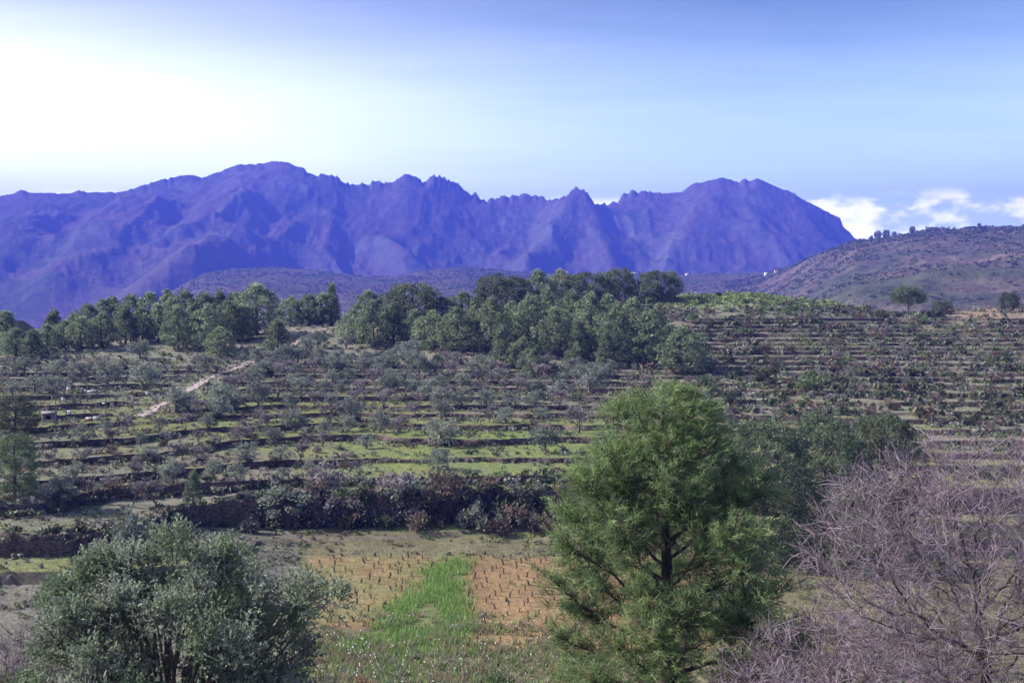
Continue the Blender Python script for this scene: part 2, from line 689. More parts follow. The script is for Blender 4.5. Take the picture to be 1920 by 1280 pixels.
def hit(px, py, d0=58.0):
    """ground point seen at a pixel"""
    ci = int(np.clip(round(((px - 960) / F - TC[0]) / (TC[1] - TC[0])), 0, NC - 1))
    m = (TZ[ci] >= (HZ - py) / F * TD[ci]) & (TD[ci] > d0)
    j = np.nonzero(m)[0]
    if not len(j):
        d = 225.0
    else:
        j = j[0]
        a0 = TZ[ci][j - 1] - (HZ - py) / F * TD[ci][j - 1]
        a1 = TZ[ci][j] - (HZ - py) / F * TD[ci][j]
        f = np.clip(-a0 / (a1 - a0 + 1e-9), 0, 1)
        d = TD[ci][j - 1] * (1 - f) + TD[ci][j] * f
    x = (px - 960) / F * d
    return x, d, float(gz(x, d)[0])


def proj(x, d, z):
    return 960 + F * x / d, HZ - F * z / d


def in_wedge(x, d):
    px, py = proj(x, d, -18.5)
    a = np.interp(py, [1050, 1070, 1110, 1180, 1215], [832, 812, 765, 705, 650])
    c = np.interp(py, [1050, 1070, 1180, 1215], [870, 868, 888, 860])
    e = 34 * fbm(x * .8, d * .5, 40, 3)
    return (px > a + e) & (px < c + e) & (py > 1052) & (py < 1215)


def in_vines(x, d):
    px, py = proj(x, d, -18.5)
    return (py > 1043) & (py < np.interp(px, [560, 720, 880, 1000, 1400], [1175, 1180, 1215, 1220, 1220])) & (px > 575) & (px < 1330) & ~in_wedge(x, d)


def ground_col(x, d, z):
    x, d, z = np.ravel(x), np.ravel(d), np.ravel(z)
    px, py = proj(x, d, z)
    n1 = fbm(x / 9, d / 9, 50, 4)
    n2 = fbm(x / 2.2, d / 2.2, 60, 3)
    n3 = fbm(x / 30, d / 18, 70, 3)
    c = np.empty((len(x), 3))

    def mixin(c, col, f):
        return c * (1 - f[:, None]) + np.array(col) * f[:, None]
    c[:] = (.175, .17, .125)                                        # dry grass and earth
    c = mixin(c, (.205, .175, .14), sstep(-.1, .5, n1))
    green = sstep(-.35, .25, n3 + .4 * n2) * (1 - sstep(-11.5, -8.5, z))
    c = mixin(c, (.175, .185, .07), green * .9)                     # green sown terraces low down
    lowc = sstep(520, 800, px) * (1 - sstep(1080, 1180, px)) * (1 - sstep(128, 136, d)) * (d > 94)
    c = mixin(c, (.13, .21, .035), lowc * .35)
    c = mixin(c, (.21, .20, .07), sstep(.1, .5, n2) * green * .6)
    crest = sstep(1.5, 4.0, z) * sstep(1150, 1300, px) * (1 - sstep(1580, 1700, px))
    c = mixin(c, (.15, .20, .07), crest * .9)
    rf = sstep(1760, 1820, px) * sstep(-.8, .6, z)
    c = mixin(c, (.27, .18, .135), rf * .8)                          # bare orange field at the top
    val = (d < 93) & (z < -17.4) & (d > 50)
    c[val] = np.array((.155, .14, .08)) * (1 + .35 * n2[val][:, None])
    lf = val & (px < 560)
    c[lf] = np.array((.155, .145, .115)) * (1 + .25 * n2[lf][:, None])
    v = in_vines(x, d) & val
    soil = np.array((.25, .162, .085))[None] * (1 + .3 * n2[:, None])
    mixg = sstep(.0, .5, n1)[:, None] * np.clip((1000 - px) / 300, .3, .9)[:, None]
    soil = soil * (1 - mixg) + np.array((.20, .18, .08))[None] * mixg
    c[v] = soil[v]
    w = in_wedge(x, d) & val
    c[w] = .45 * c[w] + .55 * np.array((.12, .17, .045)) * (1 + .4 * n2[w][:, None])
    return np.clip(c * .96, .01, .8)


idx = np.arange(NC * NR).reshape(NC, NR)
Qg = np.stack([idx[:-1, :-1], idx[1:, :-1], idx[1:, 1:], idx[:-1, 1:]], -1).reshape(-1, 4)
fm = np.broadcast_to((np.array(rk[1:]) == 1).astype(int)[None], (NC - 1, NR - 1)).reshape(-1)
# risers count as bank only where the terracing is strong
rise = (TZ[:, 1:] - TZ[:, :-1])
steep = ((rise[:-1] > .22) & (np.array(rk[1:]) == 1)[None]).reshape(-1)
gm = mesh('hillside', np.stack([TX, TD, TZ], -1).reshape(-1, 3), Qg, None,
          ground_col(TX, TD, TZ), True, (fm.astype(bool) & steep).astype(int))
gm.set_sharp_from_angle(angle=radians(40))
tag(ob('hillside_ground', gm, [M_GROUND, M_BANK]), kind='structure')

# pale dirt track climbing the hillside
PW = PATH_W
tang = nrmz(np.gradient(PW, axis=0))
nor = np.stack([-tang[:, 1], tang[:, 0]], 1)
pv, pq = [], []
AC = 7
for i in range(len(PW)):
    hwid = (.75 if i < 100 else .8) * (1 + .5 * float(fbm(i * .09, 2.2, 9, 3)))
    for j in range(AC):
        sj = -1 + 2 * j / (AC - 1)
        p = PW[i] + nor[i] * (sj * hwid + .22 * float(fbm(i * .4, j * 3.1, 12, 2)))
        pv.append((p[0], p[1], .05 * float(fbm(i * .7, j * 1.7, 14, 2))))
pv = np.array(pv)
pv[:, 2] += gz(pv[:, 0], pv[:, 1]) + .10
for i in range(len(PW) - 1):
    for j in range(AC - 1):
        q = i * AC + j
        edge = j in (0, AC - 2)
        if 88 <= i <= 118 and random.random() < .85:
            continue
        if (edge and random.random() < .45) or float(fbm(i * .12, j * .6, 19, 3)) < -.33:
            continue
        pq.append((q, q + 1, q + AC + 1, q + AC))
tag(ob('dirt_path', mesh('dirt_path', pv, pq, None, None, True), M_PATH), kind='structure')
# loose pale stones along the track
sb = Buf()
for q in range(520):
    i = rng.integers(0, len(PW))
    p = PW[i] + nor[i] * rng.normal(0, .75)
    zz = float(gz(p[0], p[1])[0])
    r = rng.uniform(.06, .2)
    V = (rdir(8) * rng.uniform(.7, 1.1, (8, 1))) * 0 + np.array([[x, y, z] for z in (-.5, .6) for (x, y) in ((-1, -1), (1, -1), (1, 1), (-1, 1))]) * rng.uniform(.6, 1.1, (8, 3))
    sb.add(V * r + np.array([p[0], p[1], zz + r * .4]), [(3, 2, 1, 0), (4, 5, 6, 7), (0, 1, 5, 4), (1, 2, 6, 5), (2, 3, 7, 6), (3, 0, 4, 7)])
tag(ob('rubble', sb.mesh('rubble'), M_PATH), 'loose pale stones strewn along the dirt track', 'rubble', None, 'stuff')

# dry stone terrace walls
WALLS = []
for k in range(1, len(LEV)):
    dk = DK[:, k]
    x = TC * dk
    s = terr_mask(x, dk, np.full(NC, LEV[k]))
    ok = (s > .38) & (dk > 73) & (dk < 244) & (PXC > -70) & (PXC < 1990)
    gap = fbm(x / 11, np.full(NC, k * 7.7), 90, 2)
    ok &= gap > -.48
    i = 0
    while i < NC:
        if not ok[i]:
            i += 1
            continue
        j = i
        while j < NC and ok[j]:
            j += 1
        if (TC[j - 1] * dk[j - 1] - TC[i] * dk[i]) > 6:
            WALLS.append((k, i, j))
        i = j
_seen = {}
for k, i, j in WALLS:
    tt = np.linspace(TC[i], TC[j - 1], max(4, int((j - i) * 1.0)))
    dk = np.interp(tt, TC, DK[:, k])
    xw = tt * dk
    s = terr_mask(xw, dk, np.full(len(tt), LEV[k]))
    zlo = gz(xw, dk - .55) - .15
    zhi = gz(xw, dk + .25) + .06
    nv_ = 5
    rows = []
    for r in range(nv_):
        f = r / (nv_ - 1)
        bump = .12 * vnoise(xw * 2.6, np.full(len(xw), f * 4.1 + k * 3.3), 33 + k) + .1 * vnoise(xw * .8, np.full(len(xw), k * 1.7 + f), 7)
        topj = (.14 * vnoise(xw * 2.2, np.full(len(xw), k * 5.5), 3) - .05) * f
        rows.append(np.stack([xw, dk - .32 - bump + .16 * f, zlo + (zhi - zlo) * f + topj], 1))
    rows.append(np.stack([xw, dk + .35, zhi - .06], 1))
    G = np.array(rows)
    n = len(tt)
    ii = np.arange(len(rows) * n).reshape(len(rows), n)
    Q = np.stack([ii[:-1, :-1], ii[:-1, 1:], ii[1:, 1:], ii[1:, :-1]], -1).reshape(-1, 4)
    o = ob('terrace_wall', mesh('terrace_wall', G.reshape(-1, 3), Q), M_WALL)
    _seen[k] = _seen.get(k, 0) + 1
    tag(o, f'dark dry stone wall, {ordinal(k)} step above the vineyard, {ordinal(_seen[k])} stretch from the hut side',
        'terrace wall', 'dry stone walls of the terraces', 'thing')

# ------------------------------------------------------------------ middle hills and the hill with the hedged skyline
CR = [(-500, 640, 900), (0, 640, 900), (250, 600, 950), (330, 540, 1000), (380, 512, 1050), (440, 503, 1100), (520, 500, 1100), (600, 507, 1080), (690, 519, 1050), (740, 518, 1050), (800, 506, 1080),
      (860, 500, 1080), (920, 504, 1080), (1000, 512, 1060), (1100, 512, 1050), (1250, 513, 1050), (1350, 512, 1000), (1430, 511, 950), (1480, 500, 900), (1530, 478, 860), (1570, 464, 820),
      (1605, 451, 790), (1650, 447, 770), (1700, 438, 750), (1735, 431, 740), (1850, 427, 720), (1920, 423, 700), (2100, 405, 700), (2500, 380, 700)]
cpx, cpy, cdd = (np.array(v, float) for v in zip(*CR))
cdd = cdd * np.interp(cpx, [1350, 1600], [2.1, 1.75])


def hill_z(x, d):
    px = 960 + F * x / d
    crest = np.interp(px, cpx, cpy)
    dc = np.interp(px, cpx, cdd)
    zc = (HZ - crest) / F * dc
    s = np.clip((d - 330) / (dc - 330), 0, 1)
    low = -46 + 0 * s
    right = sstep(1380, 1560, px)
    prof = s ** 1.25 * (1 - right) + (s ** .9) * right
    z = low + (zc - low) * prof
    back = np.clip((d - dc) / 700, 0, 1)
    z = z - (zc + 60) * back ** 1.2
    amp = (6 + 16 * right) * np.sin(np.pi * np.clip(s, 0, 1)) * (d < dc)
    gull = ridged(x / 190 + .35 * d / 190, d / 520, 130, 4) - .6
    z = z + amp * gull * 1.5 + 2.0 * fbm(x / 45, d / 45, 140, 3) * np.clip((1 - s) * 3 + .12, 0, 1)
    return z


NH, MH = 560, 130
th = np.linspace(-.66, .70, NH)
dh = np.concatenate([np.linspace(285, 850, 45), np.linspace(865, 2380, 75), np.linspace(2410, 3100, 10)])
TH, DH = np.meshgrid(th, dh, indexing='ij')
XH = TH * DH
ZH = hill_z(XH, DH)
HN1, HN2 = fbm(XH / 60, DH / 60, 150, 4), fbm(XH / 220, DH / 220, 155, 3)
hc = np.empty(XH.shape + (3,))
hc[:] = (.082, .066, .056)
f = sstep(-.15, .3, HN1 + .5 * HN2)[..., None]
hc = hc * (1 - f) + np.array((.055, .058, .038)) * f
f = sstep(.25, .55, HN2 - .3 * HN1)[..., None]
hc = hc * (1 - f) + np.array((.115, .085, .068)) * f
idh = np.arange(NH * MH).reshape(NH, MH)
Qh = np.stack([idh[:-1, :-1], idh[1:, :-1], idh[1:, 1:], idh[:-1, 1:]], -1).reshape(-1, 4)
tag(ob('hills', mesh('hills', np.stack([XH, DH, ZH], -1).reshape(-1, 3), Qh, None, hc.reshape(-1, 3) * 1.3, True), M_FAR), kind='structure')

# ------------------------------------------------------------------ the mountain range
RIDGE = [(-900, 400), (-500, 372), (-300, 350), (-100, 362), (0, 368), (40, 357), (60, 362), (130, 362), (150, 357), (165, 361), (230, 360), (280, 343), (330, 331), (360, 328), (380, 334), (420, 318), (450, 308),
         (490, 306), (500, 303), (520, 301), (540, 304), (555, 311), (570, 313), (576, 323), (595, 328), (600, 326), (630, 332), (634, 329), (640, 338), (655, 344), (685, 344), (700, 340), (715, 340), (725, 337),
         (735, 340), (750, 333), (757, 330), (762, 325), (770, 325), (782, 331), (792, 340), (800, 334), (812, 328), (825, 327), (838, 335), (855, 337), (864, 344), (880, 358), (895, 365), (905, 375), (912, 380),
         (920, 374), (935, 373), (943, 364), (952, 363), (963, 368), (985, 367), (1000, 365), (1010, 369), (1030, 371), (1040, 372), (1055, 367), (1060, 369), (1068, 360), (1078, 352), (1090, 354), (1100, 362),
         (1110, 378), (1120, 384), (1126, 381), (1137, 384), (1145, 377), (1152, 382), (1160, 378), (1170, 364), (1188, 354), (1200, 358), (1230, 359), (1255, 362), (1278, 359), (1290, 350), (1305, 342), (1330, 338),
         (1350, 331), (1365, 335), (1385, 341), (1395, 335), (1410, 338), (1420, 334), (1440, 343), (1490, 362), (1520, 381), (1550, 395), (1575, 408), (1582, 425), (1605, 447), (1630, 457), (1700, 485), (1900, 530), (2600, 560)]
rpx, rpy = (np.array(v, float) for v in zip(*RIDGE))
NMt, MM = 1150, 120
tm = np.linspace(-.68, .68, NMt)
pxm = 960 + F * tm
DR = 4500 + 220 * fbm(pxm / 260, 0 * pxm, 201, 3)
zr = (HZ - np.interp(pxm, rpx, rpy)) / F * DR + (7 + 17 * sstep(560, 640, pxm) * (1 - sstep(1160, 1260, pxm))) * (1.6 * ridged(pxm / 9, 0 * pxm + 3, 205, 4) - .9)
D_FOOT = 2300.0
# s: 0 at the foot, 1 on the ridge, >1 behind
ss = np.concatenate([np.linspace(0, .6, 45), np.linspace(.61, 1.0, 58), np.linspace(1.02, 1.5, 17)])
S, TM = np.meshgrid(ss, tm)
_k = np.exp(-np.linspace(-2.2, 2.2, 91) ** 2)
zrs = np.convolve(np.pad(zr, 45, 'edge'), _k / _k.sum(), 'valid')
_wr = sstep(.93, .995, S)
ZRt = zr[:, None] + 0 * S
DRg, ZRg, PXg = DR[:, None] + 0 * S, zrs[:, None] * (1 - _wr) + ZRt * _wr, pxm[:, None] + 0 * S
Dm = D_FOOT + (DRg - D_FOOT) * S
Xm = TM * Dm
foot = -60.0
sc_ = np.clip(S, 0, 1)
prof = .50 * sc_ ** 1.45 + .50 * sstep(.55, 1.02, sc_) ** 1.15
leftm = 1 - sstep(330, 520, PXg)
prof = prof * (1 - leftm) + (.72 * sc_ ** 1.1 + .28 * sc_ ** 3) * leftm
Zm = foot + (ZRg - foot) * prof
env = np.sin(np.pi * np.clip(sc_, 0, 1)) ** .8
gul = ridged(Xm / 620 + .45 * Dm / 620, Dm / 1100, 210, 5) - .62
Zm = Zm + env * 130 * gul
Zm = Zm + 60 * env * (ridged(Xm / 170 + .5 * fbm(Xm / 300, Dm / 300, 77, 2), Dm / 260, 230, 5) - .6) * (.5 + sc_)

Zm = Zm + 13 * sstep(.35, .8, sc_) * np.clip(env * 2.5, 0, 1) * (ridged(Xm / 62, Dm / 95, 260, 4) - .6)


def spur(pts, width, h):
    """a rib running down the face through the given (px, s) points"""
    global Zm
    pxs, s_ = np.array([p[0] for p in pts], float), np.array([p[1] for p in pts], float)
    o = np.argsort(s_)
    c = np.interp(S, s_[o], pxs[o])
    w = np.exp(-((PXg - c) / width) ** 2) * sstep(s_.min() - .08, s_.min() + .12, S) * (1 - sstep(s_.max() - .12, s_.max() + .03, S))
    Zm = Zm + h * w


spur([(505, .95), (455, .78), (470, .62), (400, .42), (250, .2)], 75, 85)
spur([(690, .82), (760, .66), (840, .5), (900, .3)], 42, 70)
spur([(1080, .97), (1040, .8), (990, .62), (960, .4)], 36, 80)
spur([(1085, .97), (1130, .75), (1180, .55)], 30, 55)
spur([(1330, .9), (1260, .7), (1200, .5)], 50, 65)
spur([(270, .9), (180, .6), (90, .3)], 70, 70)
spur([(80, .9), (20, .6), (-60, .3)], 60, 60)
# never let the face rise above the sight line to its own ridge
cap = (ZRt / DRg) * Dm - 14 * (1 - sc_)
front = S < .995
Zm = np.where(front, np.minimum(Zm, cap + 0 * Zm), Zm)
back = np.clip((S - 1) / .5, 0, 1)
Zm = np.where(S > 1, foot + (ZRt - foot) * (1 - back) ** 1.3, Zm)
gzx = np.gradient(Zm, axis=1) / np.maximum(np.gradient(Dm, axis=1), 1e-3)
gzt = np.gradient(Zm, axis=0) / np.maximum(np.abs(np.gradient(Xm, axis=0)), 1e-3)
slope = np.sqrt(gzx ** 2 + gzt ** 2)
mn1, mn2 = fbm(Xm / 140, Dm / 140, 240, 4), fbm(Xm / 500, Dm / 700, 250, 3)
mc = np.empty(Zm.shape + (3,))
mc[:] = (.175, .13, .115)
f = sstep(-.2, .4, mn1 + mn2)[..., None]
mc = mc * (1 - f) + np.array((.11, .11, .055)) * f
f = sstep(.55, 1.05, slope + .35 * mn1)[..., None] * .85
mc = mc * (1 - f) + np.array((.17, .16, .155)) * f
f = (sstep(.28, .5, mn1 - .2 * mn2) * sstep(.3, .7, sc_))[..., None] * .45
mc = mc * (1 - f) + np.array((.28, .245, .23)) * f
idm = np.arange(NMt * len(ss)).reshape(NMt, len(ss))
Qm = np.stack([idm[:-1, :-1], idm[1:, :-1], idm[1:, 1:], idm[:-1, 1:]], -1).reshape(-1, 4)
tag(ob('mountain', mesh('mountain', np.stack([Xm, Dm, Zm], -1).reshape(-1, 3), Qm, None, mc.reshape(-1, 3) * .85, True), M_ROCK), kind='structure')

# ground sheet under and beyond everything
gv, gq = [], []
gx = np.linspace(-5600, 5600, 30)
gy = np.linspace(-5600, 6200, 20)
GX, GY = np.meshgrid(gx, gy, indexing='ij')
GI = np.arange(600).reshape(30, 20)
gquads = np.stack([GI[:-1, :-1], GI[1:, :-1], GI[1:, 1:], GI[:-1, 1:]], -1).reshape(-1, 4)
tag(ob('ground', mesh('ground', np.stack([GX, GY, -64 + 3 * fbm(GX / 900, GY / 900, 5, 2)], -1).reshape(-1, 3), gquads, None, (.15, .13, .08), True), M_FAR), kind='structure')

# ------------------------------------------------------------------ haze
HAZE_DENSITY = 3.2e-4
HAZE_COLOR = (.068, .106, .78, 1)


def b_haze(nt, out):
    v = N(nt, 'ShaderNodeVolumePrincipled', Density=HAZE_DENSITY, Anisotropy=0.0)
    v.inputs['Color'].default_value = HAZE_COLOR
    nt.links.new(v.outputs[0], out.inputs['Volume'])


M_HAZE = mat('haze_air', b_haze)
hx, hy0, hy1, hz0, hz1 = 5800, -5800, 6300, -70, 740
hv = [(x, y, z) for z in (hz0, hz1) for (x, y) in ((-hx, hy0), (hx, hy0), (hx, hy1), (-hx, hy1))]
hq = [(3, 2, 1, 0), (4, 5, 6, 7), (0, 1, 5, 4), (1, 2, 6, 5), (2, 3, 7, 6), (3, 0, 4, 7)]
tag(ob('haze', mesh('haze', hv, hq), M_HAZE), kind='stuff')

# ------------------------------------------------------------------ tree and shrub makers
BARK_C = (.12, .095, .08)


def cvar(base, n, v=.22):
    base = np.asarray(base, float)
    if base.ndim == 2:
        base = base[rng.integers(0, len(base), n)]
    return np.clip(base * (1 + v * rng.normal(size=(n, 1))) * (1 + .06 * rng.normal(size=(n, 3))), .008, .8)


def puff(b, c, r, n, L, W, cols, up=.35, flat=.8, shell=.55):
    d = rdir(n, .25)
    rad = shell + (1 - shell) * rng.random((n, 1))
    P = np.asarray(c) + d * rad * np.array([r, r, r * flat])
    A = nrmz(.7 * d + np.array([0, 0, up]) + .75 * rng.normal(size=(n, 3)))
    s = rng.uniform(.65, 1.25, n)
    add_leaves(b, P, A, L * s, W * s, cvar(cols, n))


PINE_C = np.array([(.142, .18, .09), (.168, .205, .10), (.115, .152, .083), (.20, .23, .122)])
PINE_DK = np.array([(.078, .10, .054), (.095, .118, .06), (.11, .132, .068)])
OLIVE_C = np.array([(.145, .165, .122), (.178, .195, .156), (.11, .13, .088), (.215, .225, .195)])
ALMOND_C = np.array([(.25, .215, .22), (.20, .175, .175), (.30, .265, .275)])


def trunk_limbs(b, h, crown_pts, r0, col, lean=.04, n=6):
    k = 6
    zt = np.linspace(0, h, k)
    off = np.cumsum(rng.normal(0, lean * h / k, (k, 2)), 0)
    off -= off[0]
    pts = np.column_stack([off, zt])
    pts[0, 2] = -.25
    add_tube(b, pts, r0 * np.linspace(1.15, .18, k), col, n)
    for c in crown_pts:
        zs = max(.12 * h, c[2] * rng.uniform(.45, .8))
        zs = min(zs, h * .92)
        st = np.array([np.interp(zs, zt, pts[:, 0]), np.interp(zs, zt, pts[:, 1]), zs])
        mid = (st + c) / 2 + rng.normal(0, .06 * h, 3) * np.array([1, 1, .4])
        rr = r0 * .42 * (1 - zs / h * .6)
        add_tube(b, [st, mid, c], [rr, rr * .65, rr * .25], col, 4)


def far_pine(kind):
    h = 8.0
    leaf, trk = Buf(), Buf()
    pts = []
    npf = {'cone': 84, 'round': 100, 'broad': 115, 'umbrella': 85}[kind]
    for i in range(npf):
        u = (i + rng.random()) / npf
        a = i * 2.399 + rng.normal(0, .3)
        if kind == 'cone':
            z = .08 * h + u * .90 * h
            R = 1.75 * (1 - u) ** .75 + .12
        elif kind == 'round':
            z = .07 * h + u * .87 * h
            R = 2.1 * math.sqrt(max(.02, 1 - (1.7 * (u - .38)) ** 2)) * (1 if u < .85 else .8)
        elif kind == 'broad':
            z = .12 * h + u * .80 * h
            R = 3.1 * math.sqrt(max(.02, 1 - (1.55 * (u - .42)) ** 2))
        else:
            z = .52 * h + u * .44 * h
            R = 3.3 * math.sqrt(max(.03, 1 - (1.15 * (u - .22)) ** 2))
        rr = R * math.sqrt(rng.uniform(.3, 1.15))
        pts.append((rr * cos(a), rr * sin(a), z + rng.normal(0, .25)))
    cols = PINE_C if kind in ('cone', 'round') else PINE_DK
    for p in pts:
        r = rng.uniform(.45, .85) * {'broad': 1.15, 'umbrella': 1.4}.get(kind, 1.0)
        puff(leaf, p, r * (.74 if kind in ('cone', 'round') else .86), 44 if kind in ('cone', 'round') else 72, .42, .13, cols * rng.uniform(.72, 1.28), up=1.0, flat=1.25)
    trunk_limbs(trk, h * .9, [np.array(p) for p in pts[::3]], .17, BARK_C, .05)
    return [('trunk', trk.mesh('trunk', True), M_BARK), ('crown', leaf.mesh('crown'), M_LEAF)]


def olive(dense):
    h = 3.6
    leaf, trk = Buf(), Buf()
    pts = []
    npf = 30
    for i in range(npf):
        d = rdir(1, .35)[0]
        rr = rng.uniform(.45, 1.0)
        pts.append(np.array([d[0] * 1.75 * rr, d[1] * 1.75 * rr, 1.6 + d[2] * 1.4 * rr]))
    for p in pts:
        puff(leaf, p, rng.uniform(.4, .72), 64 if dense else 34, .27, .10, OLIVE_C * rng.uniform(.8, 1.2), up=.25, flat=.8, shell=.4)
    for a in rng.random(2) * 6.28:
        pass
    trunk_limbs(trk, h * .62, pts[::3], .16, (.16, .14, .12), .09)
    return [('trunk', trk.mesh('trunk', True), M_BARK), ('crown', leaf.mesh('crown'), M_OLIVE)]


def grow(P, D, L, R, depth, segs, nchild, spread, shrink, upb, wob=.12):
    """recursive branching; collects (p0, p1, r0, r1, depth)"""
    k = 3
    p, d = P.copy(), D.copy()
    st = L / k
    nodes = []
    for i in range(k):
        d = d + rng.normal(0, wob, 3)
        d[2] += upb * .12
        d /= np.linalg.norm(d)
        q = p + d * st
        r0, r1 = R * (1 - .22 * i), R * (1 - .22 * (i + 1))
        segs.append((p, q, r0, r1, depth))
        nodes.append((q, d.copy(), r1))
        p = q
    if depth <= 0:
        return
    m = nchild[depth - 1] if depth - 1 < len(nchild) else 3
    for c in range(m):
        q, dd, rr = nodes[-1] if c < 2 else nodes[rng.integers(0, k)]
        ax = nrmz(np.cross(dd, rng.normal(size=3)))
        ang = spread * rng.uniform(.5, 1.25)
        nd = dd * cos(ang) + ax * sin(ang)
        nd[2] += upb * .25
        nd /= np.linalg.norm(nd)
        grow(q, nd, L * shrink * rng.uniform(.75, 1.15), rr * rng.uniform(.58, .84), depth - 1, segs, nchild, spread, shrink, upb, wob)


def segs_split(segs, thick):
    thick = thick
    a = np.array([np.concatenate([s[0], s[1], [s[2], s[3]]]) for s in segs])
    big = a[:, 6] > thick
    return a[big], a[~big]


def almond():
    segs = []
    for i in range(3):
        a = rng.random() * 6.28
        grow(np.array([0, 0, .55]), nrmz(np.array([cos(a) * .55, sin(a) * .55, .9])), 1.0, .07, 4, segs, [4, 4, 4, 3], .6, .74, .35)
    segs.append((np.array([0, 0, -.2]), np.array([0.03, 0, .6]), .12, .085, 9))
    big, small = segs_split(segs, .03)
    trk, tw = Buf(), Buf()
    add_segs(trk, big[:, :3], big[:, 3:6], big[:, 6], big[:, 7], (.12, .10, .09), 4)
    add_segs(tw, small[:, :3], small[:, 3:6], np.maximum(small[:, 6], .028), np.maximum(small[:, 7], .018), cvar(ALMOND_C, len(small)), 3)
    return [('trunk', trk.mesh('trunk'), M_BARK), ('crown', tw.mesh('crown'), M_LEAF)]


SHRUB_COLS = {
    'dark': np.array([(.045, .058, .032), (.060, .070, .036), (.075, .075, .045)]),
    'green': np.array([(.085, .125, .040), (.105, .145, .050), (.070, .10, .035)]),
    'grey': np.array([(.150, .150, .115), (.125, .125, .10), (.18, .175, .145)]),
    'brown': np.array([(.115, .085, .06), (.09, .065, .048), (.14, .11, .08)]),
    'lilac': np.array([(.165, .14, .14), (.14, .12, .115), (.19, .165, .165)]),
    'lime': np.array([(.135, .185, .06), (.155, .20, .075), (.11, .155, .05)]),
}


def shrub(cols, npf=11, nl=46, L=.19, W=.085):
    b = Buf()
    for i in range(npf):
        d = rdir(1, .3)[0]
        p = np.array([d[0] * .62, d[1] * .62, .38 + max(d[2], -.25) * .42]) * rng.uniform(.5, 1.05)
        puff(b, p, rng.uniform(.24, .44), nl, L, W, cols * rng.uniform(.8, 1.2), up=.4, flat=.9, shell=.35)
    v = Buf()
    return b.mesh('shrub')


def group_things(o, rootname, parts, loc, rz, scale, label, cat, group):
    e = bpy.data.objects.new(rootname, None)
    COLL.objects.link(e)
    e.location = loc
    e.rotation_euler = (0, 0, rz)
    e.scale = scale
    e.empty_display_size = .3
    tag(e, label, cat, group)
    for nm, me, mt in parts:
        ob(nm, me, mt, e)
    return e


def place(rootname, parts, px, py, wpx, hpx, size, label, cat, group, d0=58, rz=None, dd=None):
    """stand a tree on the ground point seen at (px, py) with a width and height given at that distance"""
    if dd is None:
        x, d, z = hit(px, py, d0)
    else:
        d = dd
        x = (px - 960) / F * d
        z = float(gz(x, d)[0])
        py = HZ - F * z / d
    s_w = wpx * d / F / size[0]
    s_h = hpx * d / F / size[1]
    return group_things(None, rootname, parts, (x, d, z - .05), rng.random() * 6.28 if rz is None else rz, (s_w, s_w, s_h), label, cat, group)


reseed(101)
PINES = {k: [far_pine(k) for _ in range(n)] for k, n in (('cone', 3), ('round', 4), ('broad', 3), ('umbrella', 1))}
PSIZE = {'cone': (4.3, 8.3), 'round': (5.2, 8.2), 'broad': (7.2, 8.0), 'umbrella': (7.6, 8.0)}
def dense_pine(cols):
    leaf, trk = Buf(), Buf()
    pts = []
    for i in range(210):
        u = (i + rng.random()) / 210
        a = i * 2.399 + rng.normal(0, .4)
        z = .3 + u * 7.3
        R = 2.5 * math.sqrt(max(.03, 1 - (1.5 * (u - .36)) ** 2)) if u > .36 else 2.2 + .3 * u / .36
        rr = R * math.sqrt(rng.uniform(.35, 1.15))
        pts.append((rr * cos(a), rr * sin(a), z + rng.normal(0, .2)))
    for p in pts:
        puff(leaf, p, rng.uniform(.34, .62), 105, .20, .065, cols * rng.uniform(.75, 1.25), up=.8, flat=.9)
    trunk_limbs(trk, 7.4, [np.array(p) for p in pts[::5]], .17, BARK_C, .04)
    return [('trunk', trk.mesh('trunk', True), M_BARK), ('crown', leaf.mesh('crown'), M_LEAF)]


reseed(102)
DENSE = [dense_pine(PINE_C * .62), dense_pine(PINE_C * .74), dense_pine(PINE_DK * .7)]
DSIZE = (5.3, 8.0)
reseed(103)
OLIVES = [olive(True) for _ in range(5)]
OSIZE = (4.4, 3.7)
reseed(104)
ALMONDS = [almond() for _ in range(4)]
ASIZE = (3.9, 3.9)
reseed(105)
SHRUBS = {k: [shrub(c) for _ in range(3)] for k, c in SHRUB_COLS.items()}

reseed(106)
# ------------------------------------------------------------------ the pine woods on the crest
# (kind, px, base row, width px, height px)
WOOD_BACK = [('cone', 12, 655, 60, 66), ('cone', 100, 645, 46, 58), ('cone', 138, 640, 44, 48), ('round', 165, 640, 54, 66), ('round', 197, 632, 56, 68), ('round', 245, 625, 54, 82), ('round', 280, 618, 56, 86),
             ('cone', 314, 612, 50, 78), ('round', 348, 610, 56, 78), ('round', 384, 606, 58, 72), ('cone', 412, 606, 48, 72), ('round', 440, 608, 56, 70), ('round', 482, 628, 84, 90),
             ('round', 545, 612, 46, 54), ('round', 580, 612, 52, 58), ('round', 604, 612, 48, 60), ('cone', 622, 612, 34, 74)]
WOOD_FRONT = [('round', 30, 668, 54, 50), ('cone', 60, 672, 44, 50), ('round', 88, 660, 48, 48), ('round', 122, 652, 50, 48), ('round', 152, 655, 48, 58), ('round', 190, 650, 52, 60), ('cone', 236, 645, 40, 66),
              ('round', 266, 640, 52, 60), ('round', 296, 640, 50, 66), ('round', 334, 655, 56, 76), ('round', 388, 656, 62, 80), ('cone', 362, 636, 44, 62), ('round', 428, 640, 54, 72), ('round', 456, 638, 48, 62),
              ('round', 412, 668, 48, 52), ('cone', 520, 664, 52, 58), ('round', 212, 622, 50, 62), ('round', 320, 628, 52, 66)]
